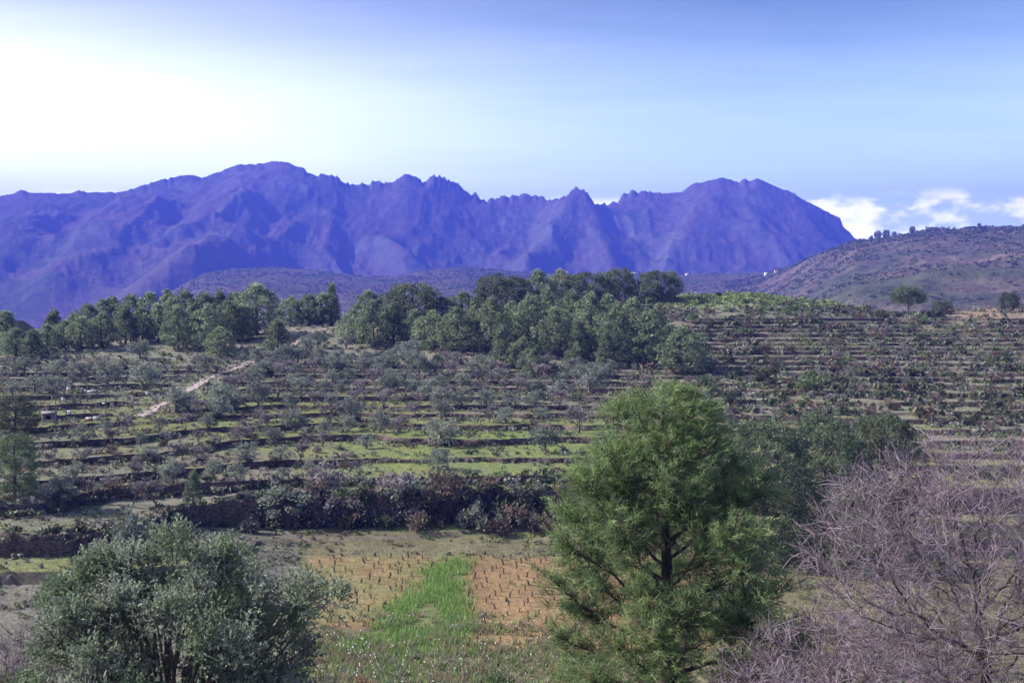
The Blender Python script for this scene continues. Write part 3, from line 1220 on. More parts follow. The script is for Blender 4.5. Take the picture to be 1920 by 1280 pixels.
MID_BACK = [('round', 692, 606, 54, 58), ('broad', 770, 608, 92, 72), ('round', 868, 602, 62, 52), ('broad', 945, 600, 96, 78), ('round', 1010, 588, 64, 76), ('round', 1052, 576, 58, 66), ('broad', 1104, 566, 88, 62),
            ('broad', 1160, 566, 54, 58), ('broad', 1234, 566, 74, 54), ('round', 830, 604, 52, 44), ('round', 735, 604, 48, 50)]
MID_FRONT = [('round', 662, 640, 52, 56), ('round', 700, 650, 66, 80), ('cone', 738, 646, 48, 72), ('round', 778, 646, 56, 62), ('round', 812, 655, 62, 68), ('round', 856, 660, 66, 78), ('cone', 892, 650, 46, 82),
             ('round', 920, 662, 58, 96), ('round', 956, 640, 56, 70), ('round', 990, 652, 60, 92), ('round', 1024, 625, 58, 78), ('round', 1040, 668, 56, 84), ('round', 1072, 640, 62, 88), ('round', 1108, 660, 66, 104),
             ('cone', 1086, 676, 44, 70), ('round', 1140, 640, 58, 82), ('round', 1152, 680, 60, 100), ('round', 1186, 650, 58, 84), ('round', 1210, 682, 66, 90), ('cone', 1136, 690, 36, 62), ('cone', 940, 684, 42, 66),
             ('round', 1226, 640, 56, 56), ('round', 1284, 700, 90, 80), ('round', 980, 690, 50, 54), ('round', 1250, 668, 50, 54), ('cone', 1000, 702, 34, 44)]
for nm, rows, where in (('pine_tree', WOOD_BACK, 'hut, back row of the wood above it'), ('pine_tree', WOOD_FRONT, 'hut, front row of the wood above it'),
                        ('pine_tree', MID_BACK, 'track, back row of the wood beyond it'), ('pine_tree', MID_FRONT, 'track, front row of the wood beyond it')):
    rows = sorted(rows, key=lambda r: r[1])
    for i, (kd, px, py, w, hh) in enumerate(rows):
        look = {'cone': 'slim pointed green pine', 'round': 'rounded green pine', 'broad': 'broad dark pine', 'umbrella': 'flat topped dark pine'}[kd]
        place(nm, random.choice(PINES[kd]), px, py, w * 1.36, hh * 1.10, PSIZE[kd], f'{look}, {ordinal(i + 1)} from the {where}', 'pine tree', 'pines of the two woods on the crest')
place('umbrella_tree', PINES['umbrella'][0], 1702, 588, 70, 56, PSIZE['umbrella'], 'lone spreading dark tree with a bare trunk on the skyline of the scrub slope', 'tree', None)
place('pine_tree', PINES['broad'][1], 1766, 592, 44, 30, PSIZE['broad'], 'low dark bushy tree just beyond the lone spreading tree', 'tree', None)
place('pine_tree', PINES['broad'][2], 1892, 582, 44, 36, PSIZE['broad'], 'dark bushy tree on the crest above the bare orange field', 'tree', None)

# pines on the valley floor behind the large near pine
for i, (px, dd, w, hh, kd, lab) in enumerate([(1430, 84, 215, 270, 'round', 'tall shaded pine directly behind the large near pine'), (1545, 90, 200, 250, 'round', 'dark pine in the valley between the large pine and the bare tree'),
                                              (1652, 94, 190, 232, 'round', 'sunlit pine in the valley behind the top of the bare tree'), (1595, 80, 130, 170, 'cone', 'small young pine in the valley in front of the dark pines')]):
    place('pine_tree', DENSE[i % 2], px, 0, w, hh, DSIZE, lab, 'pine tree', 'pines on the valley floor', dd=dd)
# trees at the near edge of the hut terraces
for px, py, w, hh, kd, parts, sz, lab in [
        (26, 815, 88, 76, 'pine_tree', DENSE[2], DSIZE, 'dense dark evergreen tree beside the hut terrace'),
        (28, 932, 104, 124, 'pine_tree', DENSE[1], DSIZE, 'fresh green bushy tree below the dense dark evergreen by the hut'),
        (362, 950, 46, 68, 'pine_tree', PINES['cone'][0], PSIZE['cone'], 'small fresh green tree on the lowest bank near the near olive'),
        (765, 975, 96, 96, 'olive_tree', OLIVES[0], OSIZE, 'leaning grey-green tree hanging over the tall dark bank above the vineyard'),
        (540, 985, 150, 90, 'olive_tree', OLIVES[1], OSIZE, 'wide grey bush on the dark bank above the near olive'),
        (247, 1040, 86, 100, 'olive_tree', OLIVES[2], OSIZE, 'silvery round tree against the lowest terrace walls below the hut'),
        (825, 838, 96, 62, 'olive_tree', OLIVES[3], OSIZE, 'large dark silvery olive standing on the green terrace above the vineyard'),
        (822, 880, 58, 50, 'olive_tree', OLIVES[4], OSIZE, 'small pale olive directly below the large silvery olive on the green terrace'),
        (1022, 848, 74, 58, 'olive_tree', OLIVES[0], OSIZE, 'silvery olive on the green terrace throwing shade towards the large near pine'),
        (1086, 812, 96, 70, 'almond_tree', ALMONDS[0], ASIZE, 'large bare grey tree above the terrace olive next to the large near pine'),
        (765, 688, 80, 62, 'olive_tree', OLIVES[1], OSIZE, 'broad dark-hearted olive at the foot of the pine wood beyond the track'),
        (268, 732, 86, 64, 'olive_tree', OLIVES[2], OSIZE, 'large dark olive just above the foot of the dirt track'),
        (200, 720, 74, 54, 'olive_tree', OLIVES[3], OSIZE, 'dark olive above the white boxes by the hut'),
        (385, 700, 60, 48, 'olive_tree', OLIVES[4], OSIZE, 'round olive beside the middle of the dirt track'),
        (262, 672, 56, 40, 'olive_tree', OLIVES[0], OSIZE, 'dark olive in the gap before the pine wood beyond the hut'),
        (482, 682, 44, 34, 'olive_tree', OLIVES[1], OSIZE, 'small olive where the dirt track enters the pines'),
        (46, 706, 66, 44, 'olive_tree', OLIVES[2], OSIZE, 'grey olive on the terrace farthest from the track above the hut'),
        (108, 706, 62, 40, 'olive_tree', OLIVES[3], OSIZE, 'grey olive on the terrace directly above the hut'),
        (152, 708, 60, 36, 'olive_tree', OLIVES[4], OSIZE, 'pale grey olive next to the dark olive above the white boxes')]:
    place(kd, parts, px, py, w, hh, sz, lab, 'tree' if kd != 'olive_tree' else 'olive tree', None)

# ------------------------------------------------------------------ rows of olives and bare almonds on the terraces
rows_def = [(686, 500, 900, 30, 24, 17), (704, 480, 1150, 34, 27, 21), (722, 430, 1130, 34, 27, 20), (742, 420, 1120, 34, 28, 17), (764, 420, 1080, 38, 30, 14), (790, 330, 1060, 40, 30, 12),
            (812, 130, 780, 34, 27, 13), (838, 120, 700, 34, 27, 11), (868, 110, 680, 36, 28, 9), (900, 110, 720, 36, 30, 8), (742, 10, 110, 40, 30, 3), (774, 300, 470, 44, 36, 4), (655, 520, 660, 30, 24, 4),
            (950, 60, 330, 50, 40, 4)]
_rr = random.Random(3)
nt_ = 0
for ri, (py, x0, x1, w, hh, n) in enumerate(rows_def):
    for i in range(n):
        px = x0 + (x1 - x0) * (i + .5) / n + _rr.uniform(-.35, .35) * (x1 - x0) / n
        k = _rr.uniform(1.1, 1.85)
        alm = _rr.random() < (.5 if py > 735 else .3)
        parts = _rr.choice(ALMONDS if alm else OLIVES)
        look = 'bare greyish almond tree' if alm else 'small silvery olive tree'
        if ri in (10, 11, 12, 13):
            where = ('above the hut', 'beside the dirt track foot', 'at the top of the dirt track', 'on the bank under the hut terraces')[ri - 10]
        else:
            where = f'{ordinal(ri + 1)} orchard row below the pines'
        place('almond_tree' if alm else 'olive_tree', parts, px, py + _rr.uniform(-5, 5), w * k, hh * k * _rr.uniform(.9, 1.1), ASIZE if alm else OSIZE,
              f'{look}, {ordinal(i + 1)} from the hut side, {where}', 'almond tree' if alm else 'olive tree', 'orchard trees on the terraces')

reseed(107)
# ------------------------------------------------------------------ individual shrubs
nshr = 0


def put_shrub(kind, px, py, wpx, hpx, label, group, d0=58):
    global nshr
    x, d, z = hit(px, py, d0)
    o = ob('shrub', random.choice(SHRUBS[kind]), M_LEAF)
    o.location = (x, d, z - .05)
    o.rotation_euler = (0, 0, rng.random() * 6.28)
    o.scale = (wpx * d / F / 1.9, wpx * d / F / 1.9, hpx * d / F / 1.15)
    tag(o, label, 'shrub', group)
    nshr += 1
    return o


put_shrub('green', 1515, 735, 82, 48, 'large round fresh green bush on the scrub slope above the valley pines', None)
put_shrub('dark', 1440, 722, 74, 46, 'large dark bush next to the round fresh green bush on the scrub slope', None)
put_shrub('dark', 1378, 762, 66, 42, 'dark bush just above the top of the large near pine', None)
put_shrub('dark', 1655, 600, 30, 22, 'dark bush on the scrub slope below the lone spreading tree', None)
put_shrub('lime', 1530, 1055, 130, 55, 'bright green rounded bush in front of the dark valley pines', None)
put_shrub('lime', 1725, 606, 40, 24, 'pale green bush at the foot of the lone spreading tree', None)
_look = {'dark': 'low dark green shrub', 'green': 'low green shrub', 'grey': 'low grey-green shrub', 'brown': 'low brown withered shrub', 'lilac': 'low leafless greyish shrub', 'lime': 'low pale green shrub'}
cnt = {}
zones = [(150, (1260, 1900), (612, 800), 'part of the scrub slope', ['dark', 'brown', 'grey', 'green', 'lilac', 'dark']),
         (34, (1240, 1600), (566, 606), 'on the scrub slope crest', ['lime', 'green', 'lime', 'grey']),
         (50, (450, 1040), (905, 1000), 'part of the tall bank', ['brown', 'grey', 'dark', 'lilac', 'brown']),
         (34, (90, 700), (820, 960), 'banks below the hut', ['brown', 'dark', 'lilac', 'grey']),
         (24, (-10, 640), (650, 705), 'edge of the hut wood', ['grey', 'dark', 'green', 'lilac'])]
for n, (xa, xb), (ya, yb), where, kinds_ in zones:
    for i in range(n):
        px, py = _rr.uniform(xa, xb), ya + (yb - ya) * _rr.random() ** .9
        if 'tall bank' in where and px > 800:
            py = _rr.uniform(905, 1000)
        kd = _rr.choice(kinds_)
        big = 1.0 + (.8 if 'tall bank' in where else 0)
        w = _rr.uniform(16, 40) * big * (.6 + (py - 560) / 500)
        o = put_shrub(kd, px, py, w, w * _rr.uniform(.5, .75), None, 'shrubs ' + where)
        part_ = '' if n < 40 else ('upper ', 'middle ', 'lower ')[min(2, int(3 * (py - ya) / (yb - ya)))]
        cnt.setdefault((kd, where, part_), []).append((px, o))
for (kd, where, part_), lst in cnt.items():
    lst.sort(key=lambda q: q[0])
    for i, (_p, o) in enumerate(lst):
        o['label'] = f'{_look[kd]}, {ordinal(i + 1)} along from the hut side, {part_}{where}'

# ------------------------------------------------------------------ scrub, grass and weeds nobody could count
def scatter(name, protos, P, S, kinds_i, label, m=M_LEAF):
    """joins many small copies of prototype buffers into one mesh"""
    Vs, Qs, Cs, n = [], [], [], 0
    for k, (V, Q, C) in enumerate(protos):
        sel = np.nonzero(kinds_i == k)[0]
        if not len(sel):
            continue
        a = rng.random(len(sel)) * 6.28
        ca, sa = np.cos(a)[:, None], np.sin(a)[:, None]
        s = S[sel]
        x = (V[None, :, 0] * ca - V[None, :, 1] * sa) * s[:, :1] + P[sel, 0:1]
        y = (V[None, :, 0] * sa + V[None, :, 1] * ca) * s[:, :1] + P[sel, 1:2]
        z = V[None, :, 2] * s[:, 1:] + P[sel, 2:3]
        Vs.append(np.stack([x, y, z], -1).reshape(-1, 3))
        Qs.append((Q[None] + (n + np.arange(len(sel)) * len(V))[:, None, None]).reshape(-1, 4))
        vv = np.clip(1 + .22 * rng.normal(size=(len(sel), 1, 1)), .5, 1.6)
        Cs.append((C[None] * vv).reshape(-1, 3))
        n += len(sel) * len(V)
    o = ob(name, mesh(name, np.concatenate(Vs), np.concatenate(Qs), None, np.concatenate(Cs)), m)
    tag(o, label, name.replace('_', ' '), None, 'stuff')
    return o


def mini(cols, nl=21, L=.50, W=.25):
    b = Buf()
    for _ in range(3):
        c = np.array([rng.normal(0, .25), rng.normal(0, .25), rng.uniform(.3, .55)])
        puff(b, c, .42, nl // 3, L, W, cols, up=.4, flat=.9, shell=.3)
    return np.concatenate(b.V), np.concatenate(b.Q), np.concatenate(b.C)


reseed(108)
KN = ['dark', 'brown', 'grey', 'lilac', 'green', 'lime']
MINIS = [mini(SHRUB_COLS[k]) for k in KN]


def near_ledge(x, d, depth):
    """true on the front strip of a terrace, just behind its wall"""
    ci = np.clip(np.rint((x / d - TC[0]) / (TC[1] - TC[0])).astype(int), 0, NC - 1)
    df = d[:, None] - DK[ci]
    return ((df > -.1) & (df < depth)).any(1)


def pts_in(px0, px1, d0, d1, n):
    t = (rng.uniform(px0, px1, n) - 960) / F
    d = np.sqrt(rng.uniform(d0 ** 2, d1 ** 2, n))
    return t * d, d


# right slope
x, d = pts_in(1180, 2010, 104, 262, 8600)
z = gz(x, d)
px, py = proj(x, d, z)
keep = (fbm(x / 8, d / 5, 300, 3) > -.35) & ~(near_ledge(x, d, 1.7) & (z < 1.0) & (rng.random(len(x)) < .85)) & ~((px > 1770) & (z > -.5) & (rng.random(len(x)) < .75))
x, d, z, px = x[keep], d[keep], z[keep], px[keep]
nn = fbm(x / 14, d / 10, 310, 3) + .5 * rng.normal(size=len(x))
crest = (z > 2.2) & (px < 1620)
ki = np.where(nn < -.5, 0, np.where(nn < -.38, 1, np.where(nn < .2, 2, np.where(nn < .36, 3, 4))))
ki = np.where(crest & (rng.random(len(x)) < .8), 5, ki)
sz = rng.uniform(.5, 1.35, len(x)) * (1 + .35 * (nn < -.4))
scatter('scrub', MINIS, np.column_stack([x, d, z - .08]), np.column_stack([sz, sz * rng.uniform(.65, 1.1, len(x))]), ki, 'low tangled scrub covering the slope below the lone spreading tree')
# terraces: brush along the banks, and undergrowth in the woods
X_, D_, Z_, K_, S_ = [], [], [], [], []
for k in range(1, len(LEV)):
    m = (360 if LEV[k] > -11.5 else 290) if LEV[k] > -14.6 else 420
    t = rng.uniform((-60 - 960) / F, (1240 - 960) / F, m)
    dk = np.interp(t, TC, DK[:, k])
    ok = (LEV[k] < -6.5) & (dk > 76) & (dk < 240)
    off = np.where(rng.random(m) < (.6 if k > 1 else .12), rng.uniform(-.9, -.35, m), rng.uniform(1.6, 2.6, m) if k > 2 else rng.uniform(-.15, .6, m))
    dd = dk + off
    xx = t * dd
    ok = ok & (path_dist(xx, dd) > .9)
    X_.append(xx[ok]); D_.append(dd[ok])
    K_.append(rng.choice([0, 1, 2, 2, 2, 3, 4, 0], ok.sum()))
    S_.append(rng.uniform(.3, .8, ok.sum()) * (1.25 if LEV[k] < -14.6 else 1))
x, d = pts_in(-60, 1300, 166, 250, 2300)
keep = (path_dist(x, d) > .95)
X_.append(x[keep]); D_.append(d[keep]); K_.append(rng.choice([0, 2, 2, 3, 4, 4, 5], keep.sum())); S_.append(rng.uniform(.4, 1.0, keep.sum()))
x, d = pts_in(-60, 1240, 98, 182, 6000)
keep = (path_dist(x, d) > .95) & ~(near_ledge(x, d, 2.0) & (rng.random(len(x)) < .9)) & (fbm(x / 10, d / 6, 333, 2) + sstep(118, 145, d) * .6 + .25 * rng.normal(size=len(x)) > .05)
X_.append(x[keep]); D_.append(d[keep]); K_.append(rng.choice([2, 2, 2, 3, 3, 1, 4], keep.sum())); S_.append(rng.uniform(.3, .85, keep.sum()))
x, d = np.concatenate(X_), np.concatenate(D_)
sz = np.concatenate(S_)
scatter('undergrowth', MINIS, np.column_stack([x, d, gz(x, d) - .06]), np.column_stack([sz, sz * rng.uniform(.6, 1.1, len(x))]), np.concatenate(K_), 'brush and weeds along the terrace banks and under the pines')
# bushes on the far hills
MINI_FAR = [mini(SHRUB_COLS[k], 9, .85, .48) for k in KN]
xa, da = pts_in(330, 1420, 1100, 2360, 9000)
xb2, db = pts_in(1360, 2120, 620, 1800, 17000)
x, d = np.concatenate([xa, xb2]), np.concatenate([da, db])
z = hill_z(x, d)
px, py = proj(x, d, z)
keep = (fbm(x / 120, d / 120, 155, 3) + .5 * fbm(x / 35, d / 35, 157, 3) + .3 * rng.normal(size=len(x)) > -.12) & (d < np.interp(px, cpx, cdd) + 10)
x, d, z = x[keep], d[keep], z[keep]
sz = rng.uniform(1.3, 3.6, len(x)) * np.interp(d, [500, 1900], [.75, 1.3])
scatter('vegetation', MINI_FAR, np.column_stack([x, d, z - .3]), np.column_stack([sz, sz * rng.uniform(.6, 1.1, len(x))]), rng.choice([0, 0, 4, 2, 1], len(x)), 'dark bushes dotted over the hazy hills behind the woods')

x, d = pts_in(-60, 1990, 53, 92, 5200)
px, py = proj(x, d, -18.5)
keep = ((px < 560) | (px > 1060) | (d > 86)) & (fbm(x / 4, d / 4, 345, 3) + .3 * rng.normal(size=len(x)) > -.1)
x, d = x[keep], d[keep]
sz = rng.uniform(.2, .6, len(x))
scatter('weeds', MINIS, np.column_stack([x, d, gz(x, d) - .05]), np.column_stack([sz, sz * rng.uniform(.6, 1.1, len(x))]), rng.choice([2, 3, 3, 4, 1, 5], len(x)), 'low weeds and dry tufts on the valley floor beside the vineyard')

# grass: the sown strip between the vines, the terrace lawns, the valley floor
gb = Buf()
x, d = pts_in(540, 960, 58, 86, 60000)
k = in_wedge(x + rng.normal(0, .5, len(x)), d + rng.normal(0, 1.3, len(x))) & (fbm(x / 1.3, d / 1.3, 812, 2) > -.35)
x, d = x[k][:15000], d[k][:15000]
P = np.column_stack([x, d, gz(x, d)])
add_blades(gb, P, rdir(len(P), 1.6), rng.uniform(.22, .55, len(P)), .045, cvar(np.array([(.12, .24, .03), (.19, .27, .05), (.09, .17, .03), (.22, .24, .07)]), len(P), .3))
x, d = pts_in(-60, 1250, 96, 150, 46000)
z = gz(x, d)
k = fbm(x / 30, d / 18, 70, 3) > -.45
x, d, z = x[k], d[k], z[k]
P = np.column_stack([x, d, z])
cg = ground_col(x, d, z)
add_blades(gb, P, rdir(len(P), 1.4), rng.uniform(.1, .24, len(P)), .05, cg * rng.uniform(.8, 1.4, (len(P), 1)))
x, d = pts_in(-60, 1900, 53, 90, 42000)
z = gz(x, d)
k = ~(in_vines(x, d) & (rng.random(len(x)) < .1)) & ~in_wedge(x, d)
x, d, z = x[k], d[k], z[k]
P = np.column_stack([x, d, z])
cg = ground_col(x, d, z)
add_blades(gb, P, rdir(len(P), 1.4), rng.uniform(.12, .35, len(P)), .035, cg * rng.uniform(.7, 1.5, (len(P), 1)))
tag(ob('grass', gb.mesh('grass'), M_GRASS), 'green and dry grass on the terraces, the sown strip and the valley floor', 'grass', None, 'stuff')

# weeds with white flowers at the near end of the vineyard
wb = Buf()
x, d = pts_in(540, 1060, 54.0, 69, 4200)
px, py = proj(x, d, -18.5)
k = fbm(x / 2.2, d / 2.2, 400, 3) + .5 * rng.normal(size=len(x)) - .12 * np.maximum(d - 60.5, 0) > -.1
x, d = x[k], d[k]
z = gz(x, d)
for q in range(len(x)):
    n = 9
    base = np.array([x[q], d[q], z[q]])
    D = rdir(n, 1.5)
    cc = [(.13, .165, .05), (.165, .17, .075), (.19, .14, .095), (.13, .19, .04), (.18, .17, .13)][int(2.5 + 2.4 * float(fbm(x[q] / 3, d[q] / 3, 410, 2)) + rng.uniform(-1, 1)) % 5]
    add_blades(wb, np.repeat(base[None], n, 0) + rng.normal(0, .08, (n, 3)) * [1, 1, 0], D, rng.uniform(.25, .65, n), .06, cvar(cc, n))
    pw = .15 if proj(x[q], d[q], z[q])[0] < 800 else .12
    if rng.random() < pw:
        m = rng.integers(1, 4)
        D2 = rdir(m, 1.5)
        add_leaves(wb, base + D2 * rng.uniform(.35, .65, (m, 1)), rdir(m), .09, .08, cvar((.62, .58, .60), m, .12))
tag(ob('weeds', wb.mesh('weeds'), M_GRASS), 'tall weeds with white flowers at the near end of the vineyard', 'weeds', None, 'stuff')

# ------------------------------------------------------------------ the vineyard
def vine():
    b = Buf()
    k = 4
    p = np.array([0, 0, -.08])
    pts = [p]
    for i in range(k):
        p = p + np.array([rng.normal(0, .05), rng.normal(0, .05), .14])
        pts.append(p)
    add_tube(b, pts, np.linspace(.085, .07, k + 1), (.16, .12, .085), 5)
    for a in rng.random(4) * 6.28:
        q = pts[-1] + np.array([cos(a) * .10, sin(a) * .10, .06])
        add_tube(b, [pts[-1], q, q + np.array([cos(a) * .04, sin(a) * .04, .10])], [.045, .035, .016], (.17, .13, .09), 3)
    return b.mesh('vine_stock')


reseed(109)
VINES = [vine() for _ in range(4)]
rd = nrmz(np.array([[3.9, 10.9]]))[0]
rn = np.array([rd[1], -rd[0]])
nv = 0
VROWS = {}
for ir in range(-16, 18):
    for iv in range(-16, 18):
        p = np.array([-4.0, 75.0]) + rn * ir * 1.45 + rd * iv * 1.1 + rng.normal(0, .2, 2)
        if not (56 < p[1] < 88) or not bool(in_vines(p[0:1], p[1:2])[0]) or rng.random() < .12:
            continue
        pxv = 960 + F * p[0] / p[1]
        if pxv > 1060:
            continue
        o = ob('vine_stock', random.choice(VINES), M_BARK)
        o.location = (p[0], p[1], float(gz(p[0], p[1])[0]))
        s = rng.uniform(.8, 1.25)
        o.scale = (s * .8, s * .8, s * rng.uniform(.45, .7))
        o.rotation_euler = (0, 0, rng.random() * 6.28)
        side = 'between the green strip and the large pine' if pxv > 840 else 'between the near olive and the green strip'
        tag(o, None, 'vine', 'vine stocks ' + side)
        VROWS.setdefault((pxv > 840, ir), []).append((p[1], o))
        nv += 1
for rt in (True, False):
    ks = sorted([k for k in VROWS if k[0] == rt], key=lambda k: k[1] if rt else -k[1])
    for i, k in enumerate(ks):
        for j, (_d, o) in enumerate(sorted(VROWS[k], key=lambda q: q[0])):
            o['label'] = f"bare vine stock, {ordinal(j + 1)} from the near end, {ordinal(i + 1)} row on the {'pine' if rt else 'olive'} side"

# ------------------------------------------------------------------ foreground: the large pine
def big_pine():
    h = 10.2
    trk, leaf = Buf(), Buf()
    k = 12
    zt = np.linspace(0, h * .93, k)
    off = np.column_stack([.10 * np.sin(zt * .8), .08 * np.cos(zt * .7) - .08])
    tp = np.column_stack([off, zt])
    tp[0, 2] = -.4
    add_tube(trk, tp, np.linspace(.21, .03, k), (.06, .048, .042), 9)
    prof_h = [.0, .10, .25, .49, .62, .76, .89, .96, 1.0]
    prof_r = [2.7, 3.0, 3.15, 3.1, 2.85, 2.2, 1.35, .7, .1]
    nl = 68
    lobes = []
    for i in range(nl):
        u = (i + .5) / nl
        zs = h * (.02 + .88 * u ** 1.2)
        a = i * 2.399 + rng.normal(0, .4)
        rise_ = np.interp(u, [0, .3, .55, 1], [.22, .5, .8, 1.4]) * rng.uniform(.65, 1.3)
        st = np.array([np.interp(zs, zt, tp[:, 0]), np.interp(zs, zt, tp[:, 1]), zs])
        Rc = 1.0
        for _ in range(6):                       # let the limb end on the crown surface
            ze = min((zs + Rc * rise_) / h, 1.0)
            Rc = np.interp(ze, prof_h, prof_r) * .93
        Rc *= rng.uniform(.68, 1.02)
        Rc = min(Rc, .96 * (h - zs) / rise_)
        m = 6
        pts = [st]
        for j in range(1, m + 1):
            f = j / m
            pts.append(st + np.array([cos(a) * Rc * f, sin(a) * Rc * f, Rc * rise_ * (f * .7 + .3 * f * f)]) + rng.normal(0, .06, 3))
        r0 = .06 * (1 - u) + .02
        add_tube(trk, pts, np.linspace(r0, .006, m + 1), (.075, .058, .05), 5)
        lobes.append(np.array(pts))
    # leafy shoots: each grows from a limb, most of them in the outer half of the crown
    ns = 4300
    TP, TDv, TS = [], [], []
    for q in range(ns):
        pts = lobes[rng.integers(0, nl)]
        f = rng.uniform(.36, 1.0) ** .75
        o_ = np.array([np.interp(f * 6, np.arange(7), pts[:, c]) for c in range(3)])
        out = nrmz(o_ * np.array([1, 1, 0]) + 1e-6)
        sdir = nrmz(out * rng.uniform(.2, .8) + rng.normal(0, .6, 3) + np.array([0, 0, .6 if o_[2] > 3.5 else .3]))
        L2 = rng.uniform(.35, .85)
        e = o_ + sdir * L2
        Rm = np.interp(np.clip(e[2] / h, 0, 1), prof_h, prof_r) * 1.06
        rr = math.hypot(e[0], e[1])
        if rr > Rm * 1.12 or e[2] > h * 1.03:
            continue
        add_segs(trk, o_[None], e[None], .010, .004, (.085, .065, .05), 3)
        nt2 = 3
        ff = rng.uniform(.35, 1.05, nt2)[:, None]
        TP.append(o_ + (e - o_) * ff + rng.normal(0, .06, (nt2, 3)))
        TDv.append(nrmz(sdir + .4 * rng.normal(size=(nt2, 3)) + np.array([0, 0, .4])))
        TS.append(np.full(nt2, rng.uniform(.75, 1.2)))
    TP, TDv, TS = np.concatenate(TP), np.concatenate(TDv), np.concatenate(TS)
    per = 20
    lob = fbm(np.arctan2(TP[:, 1], TP[:, 0]) * 2.2, TP[:, 2] * 1.1, 77, 3)
    base = cvar(np.array([(.132, .195, .064), (.16, .225, .078), (.106, .163, .06), (.198, .245, .10)]), len(TP), .2)
    base = base * (1 + .25 * lob[:, None])
    dead = rng.random(len(TP)) < .035
    base = np.where(dead[:, None], np.array([[.17, .12, .075]]), base)
    tint = np.repeat(base, per, 0)
    P = np.repeat(TP, per, 0)
    Dn = nrmz(np.repeat(TDv, per, 0) + .55 * rng.normal(size=(len(P), 3)))
    P = P + np.repeat(TDv, per, 0) * rng.uniform(-.14, .14, (len(P), 1)) + rng.normal(0, .03, (len(P), 3))
    add_blades(leaf, P, Dn, rng.uniform(.10, .20, len(P)) * np.repeat(TS, per), .016, tint * rng.uniform(.75, 1.25, (len(P), 1)))
    return [('trunk', trk.mesh('trunk', True), M_BARK), ('crown', leaf.mesh('crown'), M_LEAF)]


reseed(110)
bp = big_pine()
PX_D = 27.0
xb = (1240 - 960) / F * PX_D
zb_ = float(gz(xb, PX_D)[0])
vv = np.empty(len(bp[1][1].vertices) * 3, np.float32)
bp[1][1].vertices.foreach_get('co', vv)
vv = vv.reshape(-1, 3)
wx = np.percentile(vv[:, 0], 99) - np.percentile(vv[:, 0], 1)
sxp = 505 * PX_D / F / wx
group_things(None, 'pine_tree', bp, (xb, PX_D, zb_), 1.1, (sxp, sxp, ((HZ - 728) / F * PX_D - zb_) / np.percentile(vv[:, 2], 99.8)), 'large sunlit feathery pine rising close by in front of the vineyard', 'pine tree', None)


# the grey-green near olive: a wide many-stemmed bush
def big_olive():
    trk, leaf = Buf(), Buf()
    base = np.array([0, 0, -.2])
    cents, rads = [], []
    for i in range(120):
        d = rdir(1, .25)[0]
        rr = rng.uniform(.6, 1.0) + .1 * max(0, rng.normal())
        c = np.array([d[0] * 2.35 * rr, d[1] * 2.1 * rr, 2.1 + d[2] * (2.0 if d[2] > 0 else 1.6) * rr])
        if c[2] < .5:
            continue
        cents.append(c)
        rads.append(rng.uniform(.26, .62))
    for c, r in zip(cents, rads):
        mid = np.array([c[0] * .42, c[1] * .42, c[2] * .55]) + rng.normal(0, .12, 3)
        add_tube(trk, [base + rng.normal(0, .15, 3) * [1, 1, 0], mid, c * [.9, .9, .95], c + nrmz(c - [0, 0, 1.5]) * r * .8], [.055, .035, .018, .005], (.14, .12, .10), 5)
    cents, rads = np.array(cents), np.array(rads)
    ns = 11500
    j = rng.choice(len(cents), ns, p=rads ** 2 / (rads ** 2).sum())
    od = nrmz(.8 * nrmz(cents[j] - np.array([0, 0, 1.2])) + rng.normal(0, .75, (ns, 3)) + np.array([0, 0, .2]))
    sp = cents[j] + od * rads[j][:, None] * rng.uniform(.25, .8, (ns, 1))
    sdv = nrmz(od + .45 * rng.normal(size=(ns, 3)) + np.array([0, 0, .3]))
    ls = rng.uniform(.16, .34, ns)
    add_segs(trk, sp[::3], (sp + sdv * ls[:, None])[::3], .004, .002, (.15, .13, .10), 3)
    per = 12
    f = rng.random((ns, per, 1))
    P = (sp[:, None] + sdv[:, None] * ls[:, None, None] * f).reshape(-1, 3)
    Ad = nrmz((sdv[:, None] + .75 * rng.normal(size=(ns, per, 3))).reshape(-1, 3))
    tone = np.array([(.138, .172, .095), (.165, .19, .12), (.118, .155, .078), (.195, .21, .155)])
    ltone = tone[rng.integers(0, 4, len(cents))] * rng.uniform(.8, 1.25, (len(cents), 1))
    C = np.repeat(cvar(ltone[j], ns, 0)[:] if False else ltone[j] * (1 + .15 * rng.normal(size=(ns, 1))), per, 0)
    P = P + Ad * .025
    pale = rng.random(len(P)) < .07
    C = np.where(pale[:, None], np.array([[.24, .25, .22]]), C)
    add_leaves(leaf, P, Ad, rng.uniform(.05, .085, len(P)), rng.uniform(.02, .032, len(P)), np.clip(C, .01, .8) * rng.uniform(.8, 1.2, (len(P), 1)))
    return [('trunk', trk.mesh('trunk'), M_BARK), ('crown', leaf.mesh('crown'), M_OLIVE)]


reseed(111)
bo = big_olive()
vv = np.empty(len(bo[1][1].vertices) * 3, np.float32)
bo[1][1].vertices.foreach_get('co', vv)
vv = vv.reshape(-1, 3)
lo, hi = np.percentile(vv, 1.5, axis=0), np.percentile(vv, 98.5, axis=0)
d_ = 20.0
x_ = (325 - 960) / F * d_
z_ = float(gz(x_, d_)[0])
sx = (500 * d_ / F) / (hi[0] - lo[0])
sz_ = ((HZ - 1022) / F * d_ - z_) / hi[2]
group_things(None, 'olive_tree', bo, (x_, d_, z_), .3, (sx, sx, sz_), 'big grey-green bushy olive filling the near slope beside the vineyard', 'olive tree', None)


